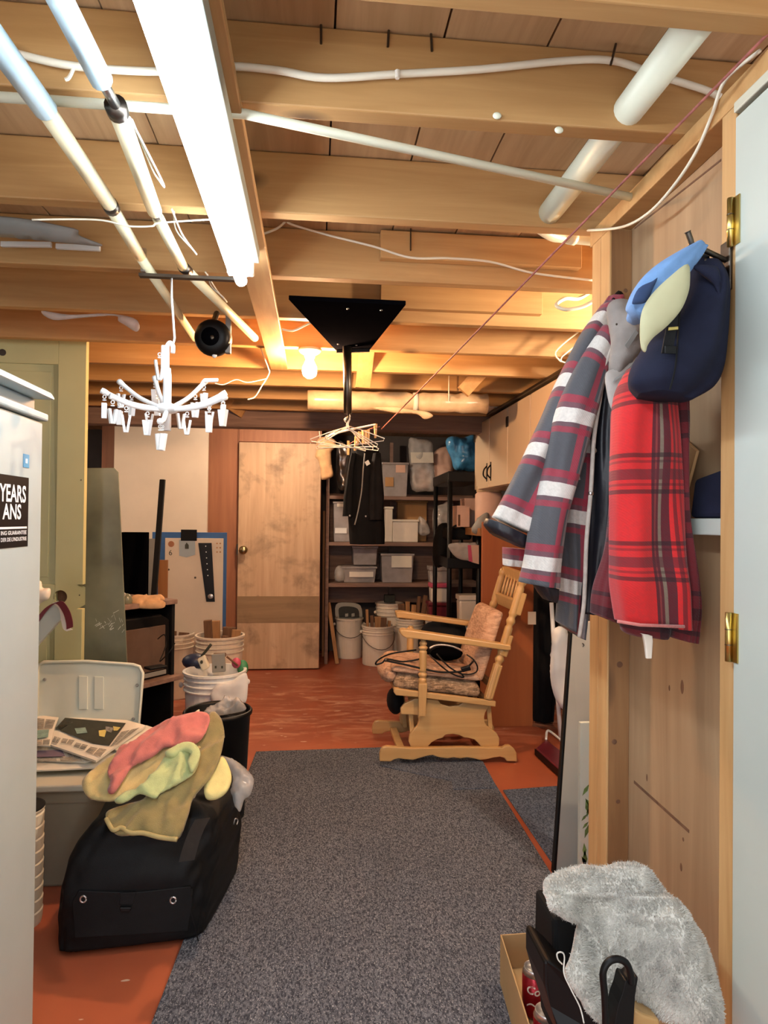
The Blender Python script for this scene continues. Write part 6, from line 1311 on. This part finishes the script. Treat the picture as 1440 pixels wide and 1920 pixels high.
KD = 0.955
gc = thing('baseball_cap', 'worn grey cap hanging at the collar of the plaid coat', 'cap', W(1160, 640, 1.34))
patch([(1138, 578), (1158, 562), (1182, 566), (1198, 584), (1206, 620), (1202, 660), (1178, 690), (1152, 712), (1142, 690), (1146, 640)], W(1170, 640, 1.31), (-0.1, -1, 0.1), 0.03, 0.05, 0.006, 0.007, 0.014, 26, 4, 0.02, 4, None, None, True).build('crown', M['greycap'], gc, smooth=True)
patch([(1136, 700), (1158, 690), (1186, 668), (1204, 652), (1207, 690), (1192, 735), (1168, 760), (1148, 768), (1138, 735)], W(1172, 712, 1.285), (-0.15, -1, 0.35), 0.006, 0.02, 0.004, 0.008, 0.002, 10, 1).build('brim', M['greybrim'], gc, smooth=True)
ribbon([W(1150, 714, 1.272), W(1176, 694, 1.268), W(1203, 662, 1.270)], (0.002, 0, 0.004), 0.001, 'sweatband', M['grey'], gc)
MB().ball(W(1156, 608, 1.272), 0.0022, 0.002, 0.0022, 8, 5).build('eyelet', M['dsteel'], gc)
MB().obox(W(1184, 636, 1.262), (0.010, 0, 0.015), (0, 0.001, 0), (-0.003, 0, 0.003)).build('faded_patch', M['grey'], gc)
KD = 0.895
nc = thing('navy_cap', 'big navy winter cap with a buckle strap hanging on the hook', 'cap', W(1270, 640, 1.18))
LP([(1288, 492, 1348, 505, 0.03), (1284, 530, 1351, 540, 0.05), (1262, 580, 1351, 590, 0.062), (1225, 630, 1350, 640, 0.07), (1192, 680, 1346, 690, 0.07), (1183, 715, 1330, 728, 0.06), (1200, 738, 1290, 752, 0.04)], 1.15, 1.16, fold=0.009, seed=6, ff=3, p=2.1, rows=50).build('crown', M['navy'], nc, smooth=True)
patch([(1300, 500), (1330, 498), (1348, 508), (1350, 560), (1344, 545), (1336, 530)], W(1330, 520, 1.085), (0, -1, 0), 0.006, 0.02, 0.004, 0.008, 0.002).build('ear_flap', M['navy'], nc, smooth=True)
ribbon([W(1268, 560, 1.088), W(1262, 600, 1.084), W(1256, 630, 1.083), W(1250, 662, 1.085)], (0.0085, 0, 0.001), 0.0012, 'strap', M['blackw'], nc)
MB().obox(W(1257, 656, 1.08), (0.009, 0, 0), (0, 0.0015, 0), (0, 0, 0.006)).build('buckle', M['black'], nc, bev=0.001)
MB().obox(W(1262, 616, 1.08), (0.008, 0, 0.001), (0, 0.001, 0), (0, 0, 0.0025)).build('metal_logo', M['brass'], nc, bev=0.0008)
ribbon([W(1276, 560, 1.0855), W(1272, 620, 1.082), W(1266, 690, 1.083), W(1256, 730, 1.09)], (0.001, 0, 0), 0.001, 'seam', M['blackm'], nc)
bcp = thing('summer_cap', 'washed blue cap with a pale beige brim hung over the hook', 'cap', W(1240, 540, 1.12))
LP([(1298, 456, 1326, 462, 0.012), (1262, 476, 1308, 490, 0.025), (1226, 500, 1276, 530, 0.036), (1196, 530, 1246, 562, 0.04), (1180, 564, 1222, 600, 0.036), (1178, 578, 1206, 608, 0.022)], 1.10, 1.10, fold=0.010, seed=2, ff=3, p=2.0, rows=40).build('crown', M['bluecap'], bcp, smooth=True)
patch([(1186, 566), (1198, 540), (1222, 528), (1232, 522), (1222, 545), (1212, 566), (1192, 570)], W(1205, 550, 1.058), (0, -1, 0), 0.005, 0.02, 0.003, 0.006, 0.002).build('patch', M['bluecapd'], bcp, smooth=True)
patch([(1289, 496), (1293, 530), (1288, 556), (1275, 584), (1250, 612), (1226, 632), (1214, 648), (1210, 660), (1202, 650), (1200, 612), (1205, 580), (1222, 552), (1255, 520)], W(1245, 575, 1.045), (-0.25, -1, 0.1), 0.008, 0.03, 0.004, 0.008, 0.001, 10, 1).build('brim', M['brim'], bcp, smooth=True)
hk = thing('coat_hook', 'dark metal coat hook on the near stud holding the caps', 'hook', W(1318, 470, 1.08))
zh = W(1340, 480, 1.12).z
MB().box(0.648, 0.6538, 1.005, 1.031, zh-0.05, zh+0.03).build('base_plate', M['dsteel'], hk, bev=0.002)
MB().tube(spline([(0.650, 1.018, zh), W(1322, 470, 1.125), W(1300, 462, 1.125), W(1294, 448, 1.122), W(1289, 434, 1.12)], 6), [0.0045]*19+[0.0045]*5+[0.006], 8).build('prong', M['dsteel'], hk, smooth=True)
MB().tube(spline([(0.650, 1.018, zh-0.03), W(1326, 494, 1.125), W(1318, 488, 1.122)], 6), 0.005, 8).build('prong', M['dsteel'], hk, smooth=True)
KD = 1.0
# inside the stud bay: a ledge with a dark bag and a folded carton
lg = tag(MB().box(0.662, 0.7050, 1.0375, 1.18, X(1340, 1004, 0.662).z, X(1340, 972, 0.662).z).build('bay_ledge', M['white'], bev=0.002), 'white painted ledge across the plywood stud bay', 'ledge')
zl_ = X(1340, 972, 0.662).z
tag(MB().hexa([(0.666, 1.0385, zl_+0.001), (0.704, 1.0385, zl_+0.001), (0.704, 1.15, zl_+0.001), (0.666, 1.15, zl_+0.001), (0.669, 1.0385, zl_+0.085), (0.704, 1.0385, zl_+0.085), (0.704, 1.14, zl_+0.07), (0.669, 1.14, zl_+0.07)]).build('dark_pouch', M['navy'], bev=0.008), 'dark navy pouch standing on the white bay ledge', 'pouch')
q = [X(1278, 820, 0.694), X(1306, 845, 0.684), X(1286, 920, 0.674), X(1266, 975, 0.674), X(1262, 900, 0.694)]
tag(MB().prism(q, (0.006, 0, 0)).build('folded_card', M['cardb'], bev=0.001), 'folded brown card tucked behind the red plaid jacket', 'card')

# ---------------------------------------------------------------- shearling throw, case, tray and cans
KD = 0.92
tc = thing('tool_case', 'black hard case standing under the pale shearling throw', 'case', W(1150, 1800, 1.2))
y0_ = 1.20
def C9(x, y, d): return W(900+x/2.6667, 1600+y/2.6667, d)
ft_ = [C9(368, 300, 1.20), C9(490, 300, 1.20), C9(560, 560, 1.16), C9(700, 1000, 1.10), C9(320, 1000, 1.20), C9(322, 560, 1.20), C9(368, 500, 1.2)]
MB().prism([C9(366, 330, 1.24), C9(640, 330, 1.24), C9(700, 560, 1.2), C9(700, 1000, 1.18), C9(400, 1000, 1.18), C9(366, 560, 1.24)], (0.0, 0.10, 0)).build('case_body', M['blackm'], tc, bev=0.008)
MB().prism([C9(322, 545, 1.16), C9(345, 532, 1.16), C9(420, 600, 1.14), C9(600, 800, 1.10), C9(760, 1000, 1.08), C9(430, 1000, 1.12), C9(350, 760, 1.16), C9(322, 660, 1.16)], (0, 0.10, 0)).build('case_lid', M['black'], tc, bev=0.006)
MB().tube(spline([C9(370, 385, 1.27), C9(432, 470, 1.24), C9(560, 640, 1.18)], 4), 0.0012, 5).build('edge_line', M['grey'], tc)
hs = thing('hose_handle', 'glossy black curved handle rising before the shearling throw', 'handle', C9(700, 700, 1.02))
MB().tube(spline([C9(620, 1000, 1.02), C9(628, 850, 1.02), C9(622, 700, 1.02), C9(615, 600, 1.02), C9(640, 545, 1.02), C9(685, 528, 1.02), C9(730, 548, 1.02), C9(752, 600, 1.02), C9(757, 650, 1.02)], 7), 0.0050, 12).build('loop', M['black'], hs, smooth=True)
MB().prism(spline([C9(728, 640, 1.02), C9(752, 645, 1.02), C9(790, 618, 1.02), C9(776, 720, 1.02), C9(752, 1000, 1.02), C9(660, 1000, 1.02), C9(684, 790, 1.02), C9(712, 700, 1.02)], 3, True), (0, 0.03, 0)).build('grip', M['black'], hs, bev=0.004)
tag(MB().prism([C9(775, 780, 1.06), C9(820, 808, 1.06), C9(900, 835, 1.06), C9(905, 1000, 1.06), C9(755, 1000, 1.06)], (0, 0.12, 0)).build('wooden_box', M['oak'], bev=0.004), 'golden wooden box under the hem of the shearling throw', 'box')
fo = [(320, 170), (330, 130), (380, 95), (460, 65), (540, 48), (630, 62), (690, 42), (750, 45), (820, 60), (870, 95), (890, 135), (925, 200), (980, 270), (1045, 345), (1100, 390), (1140, 440), (1165, 500), (1182, 570), (1186, 650), (1178, 740), (1165, 800), (1140, 845), (1080, 850), (1020, 852), (960, 846), (880, 830), (820, 800), (780, 775), (740, 740), (690, 740), (660, 800), (640, 850), (600, 850), (545, 810), (505, 770), (490, 735), (455, 690), (420, 640), (405, 575), (430, 530), (455, 470), (485, 395), (505, 355), (470, 350), (420, 330), (370, 300), (335, 285), (322, 230)]
fo = [(900+a/2.6667, 1600+b/2.6667) for a, b in fo]
fp0 = W(1190, 1760, 1.13); fnv = V((-0.10, -0.86, 0.5)).normalized()
def drape(a, b):                                 # rounds over the case behind
    return -0.9*max(0, b-0.02)**2*3 - 0.35*a*a*1.2 + 0.040*math.sin(a*32+b*9)*(0.35 if b > 0.06 else 1) + 0.030*noise.noise(V((a*16-b*5, b*9, 2)))
fm = patch(fo, fp0, fnv, 0.035, 0.05, 0.010, 0.0055, 0.010, 30, 3, 0.004, 2, drape, None, True)
fur = fm.build('shearling_throw', M['fur'], smooth=True)
tag(fur, 'pale grey fluffy shearling throw slumped over the black case', 'throw')
me = fur.data; fr_ = random.Random(5); hv, hf = [], []
polys = [p for p in me.polygons if p.normal.dot(fnv) > 0.05]
for p in polys:
    for k in range(9):
        ws = [fr_.random() for _ in p.vertices]; sm_ = sum(ws); c = sum((me.vertices[i].co*(w_/sm_) for i, w_ in zip(p.vertices, ws)), V((0,0,0)))
        d = V(p.normal)+V((fr_.gauss(0, .35), fr_.gauss(0, .35), fr_.gauss(-0.3, .35)))+V((noise.noise(c*40), 0, noise.noise(c*40+V((5,5,5)))))*1.0; d.normalize()
        s_ = d.orthogonal().normalized()*0.0010; l = 0.0046*fr_.uniform(0.6, 1.3); n = len(hv)
        hv += [c-s_-V(p.normal)*0.001, c+s_-V(p.normal)*0.001, c+d*l]; hf.append((n, n+1, n+2))
bedge = [i for i in range(0)]
hm = MB(); hm.v = [tuple(v) for v in hv]; hm.f = hf
pile = hm.build('wool_pile', M['fur'], fur, smooth=True); pile['kind'] = 'stuff'
pipe('white_thread', 'loose white threads hanging off the left edge of the shearling throw', 'thread', spline([C9(412, 555, 1.10), C9(390, 530, 1.10), C9(386, 500, 1.10), C9(410, 495, 1.10), C9(422, 520, 1.10), C9(420, 600, 1.09), C9(455, 680, 1.08), C9(500, 770, 1.07), C9(520, 850, 1.06)], 6), 0.0012, M['twinec'], n=5)
tag(loft([(C9(1160, 480, 1.24), C9(1195, 480, 1.24), 0.03), (C9(1150, 640, 1.24), C9(1215, 640, 1.24), 0.05), (C9(1150, 1000, 1.24), C9(1255, 1000, 1.24), 0.06)], fold=0.006).build('black_bag', M['jacket'], smooth=True), 'black bag squeezed between shearling throw and white door', 'bag')
# tray of soda cans
KD = 1.0
tr = thing('cardboard_tray', 'shallow brown cardboard tray of soda cans beside the black case', 'tray', F(990, 1890))
zb_ = 0.052
a0, a1 = F(938, 1752, 0.145), F(1080, 1742, 0.145); a2 = F(1012, 1990, 0.145); dv = a2-a0
cr_ = [a0, a1, a1+dv, a0+dv]; cc_ = sum(cr_, V((0,0,0)))/4
lo_ = [V((p.x, p.y, 0.0105)) for p in [c*0.985+cc_*0.015 for c in cr_]]
MB().prism([V((p.x, p.y, 0.0105)) for p in lo_], (0, 0, zb_-0.012)).build('tray_bottom', M['kraft'], tr)
for i in range(4):
    p, q = cr_[i], cr_[(i+1) % 4]; inn = (cc_-(p+q)/2); inn.z = 0; inn.normalize()
    MB().prism([V((p.x, p.y, 0.0105)), V((q.x, q.y, 0.0105)), q, p], inn*0.004).build('tray_wall', M['kraft'], tr, bev=0.001)
def can(px, py, zt_, label, rot=0.0):
    c = F(px, py, zt_); r = 0.0315; h = zt_-zb_-0.001; t = thing('soda_can', label, 'can', (c.x, c.y, zb_+0.001), 'soda cans in the tray')
    b = (c.x, c.y, zb_+0.001)
    MB().lathe([(0.022, 0.003), (0.025, 0), (r, 0.010), (r, h-0.014)], b, n=30).build('can_body', M['soda'], t, smooth=True)
    MB().lathe([(r, h-0.0138), (0.0275, h-0.003), (0.0275, h), (0.0258, h), (0.025, h-0.005), (0.002, h-0.006)], b, n=30).build('can_top', M['alu'], t, smooth=True)
    tb = MB().obox(V(b)+V((0.004, 0.0, h-0.004)), (0.009, 0.005, 0), (-0.004, 0.007, 0), (0, 0, 0.0008)).build('pull_tab', M['alu'], t, bev=0.0005)
    mb = text_mb('Coca-Cola', 0.030, (0, 0, 0), (1,0,0), (0,1,0), align='LEFT', ext=0.0, bold=0.0006, shear=0.35)
    to = math.atan2(-c.y, -c.x)-0.75+rot; vs = []
    for x_, y_, _ in mb.v:
        a = to+x_/r*0.95; vs.append((c.x+(r+0.0004)*math.cos(a), c.y+(r+0.0004)*math.sin(a), b[2]+h*0.58+y_*1.0-0.10*x_))
    mb.v = vs; mb.build('lettering', M['plast'], t)
    wv = MB(); pr = []
    for k in range(25):
        a = to+0.1+k*0.09; zz = b[2]+h*0.30+0.008*math.sin(k*0.35); pr.append([V((c.x+(r+0.0004)*math.cos(a), c.y+(r+0.0004)*math.sin(a), zz+dz)) for dz in (-0.002, 0.002)])
    wv.rings(pr, False, False, False).build('wave_stripe', M['plast'], t)
    return t
can(1003, 1812, 0.172, 'red soda can standing in the middle of the cardboard tray')
can(1026, 1893, 0.172, 'red soda can at the near end of the tray by the black lid', 0.3)
can(1026, 1800, 0.168, 'silver topped can mostly hidden behind the black case', 0.8)
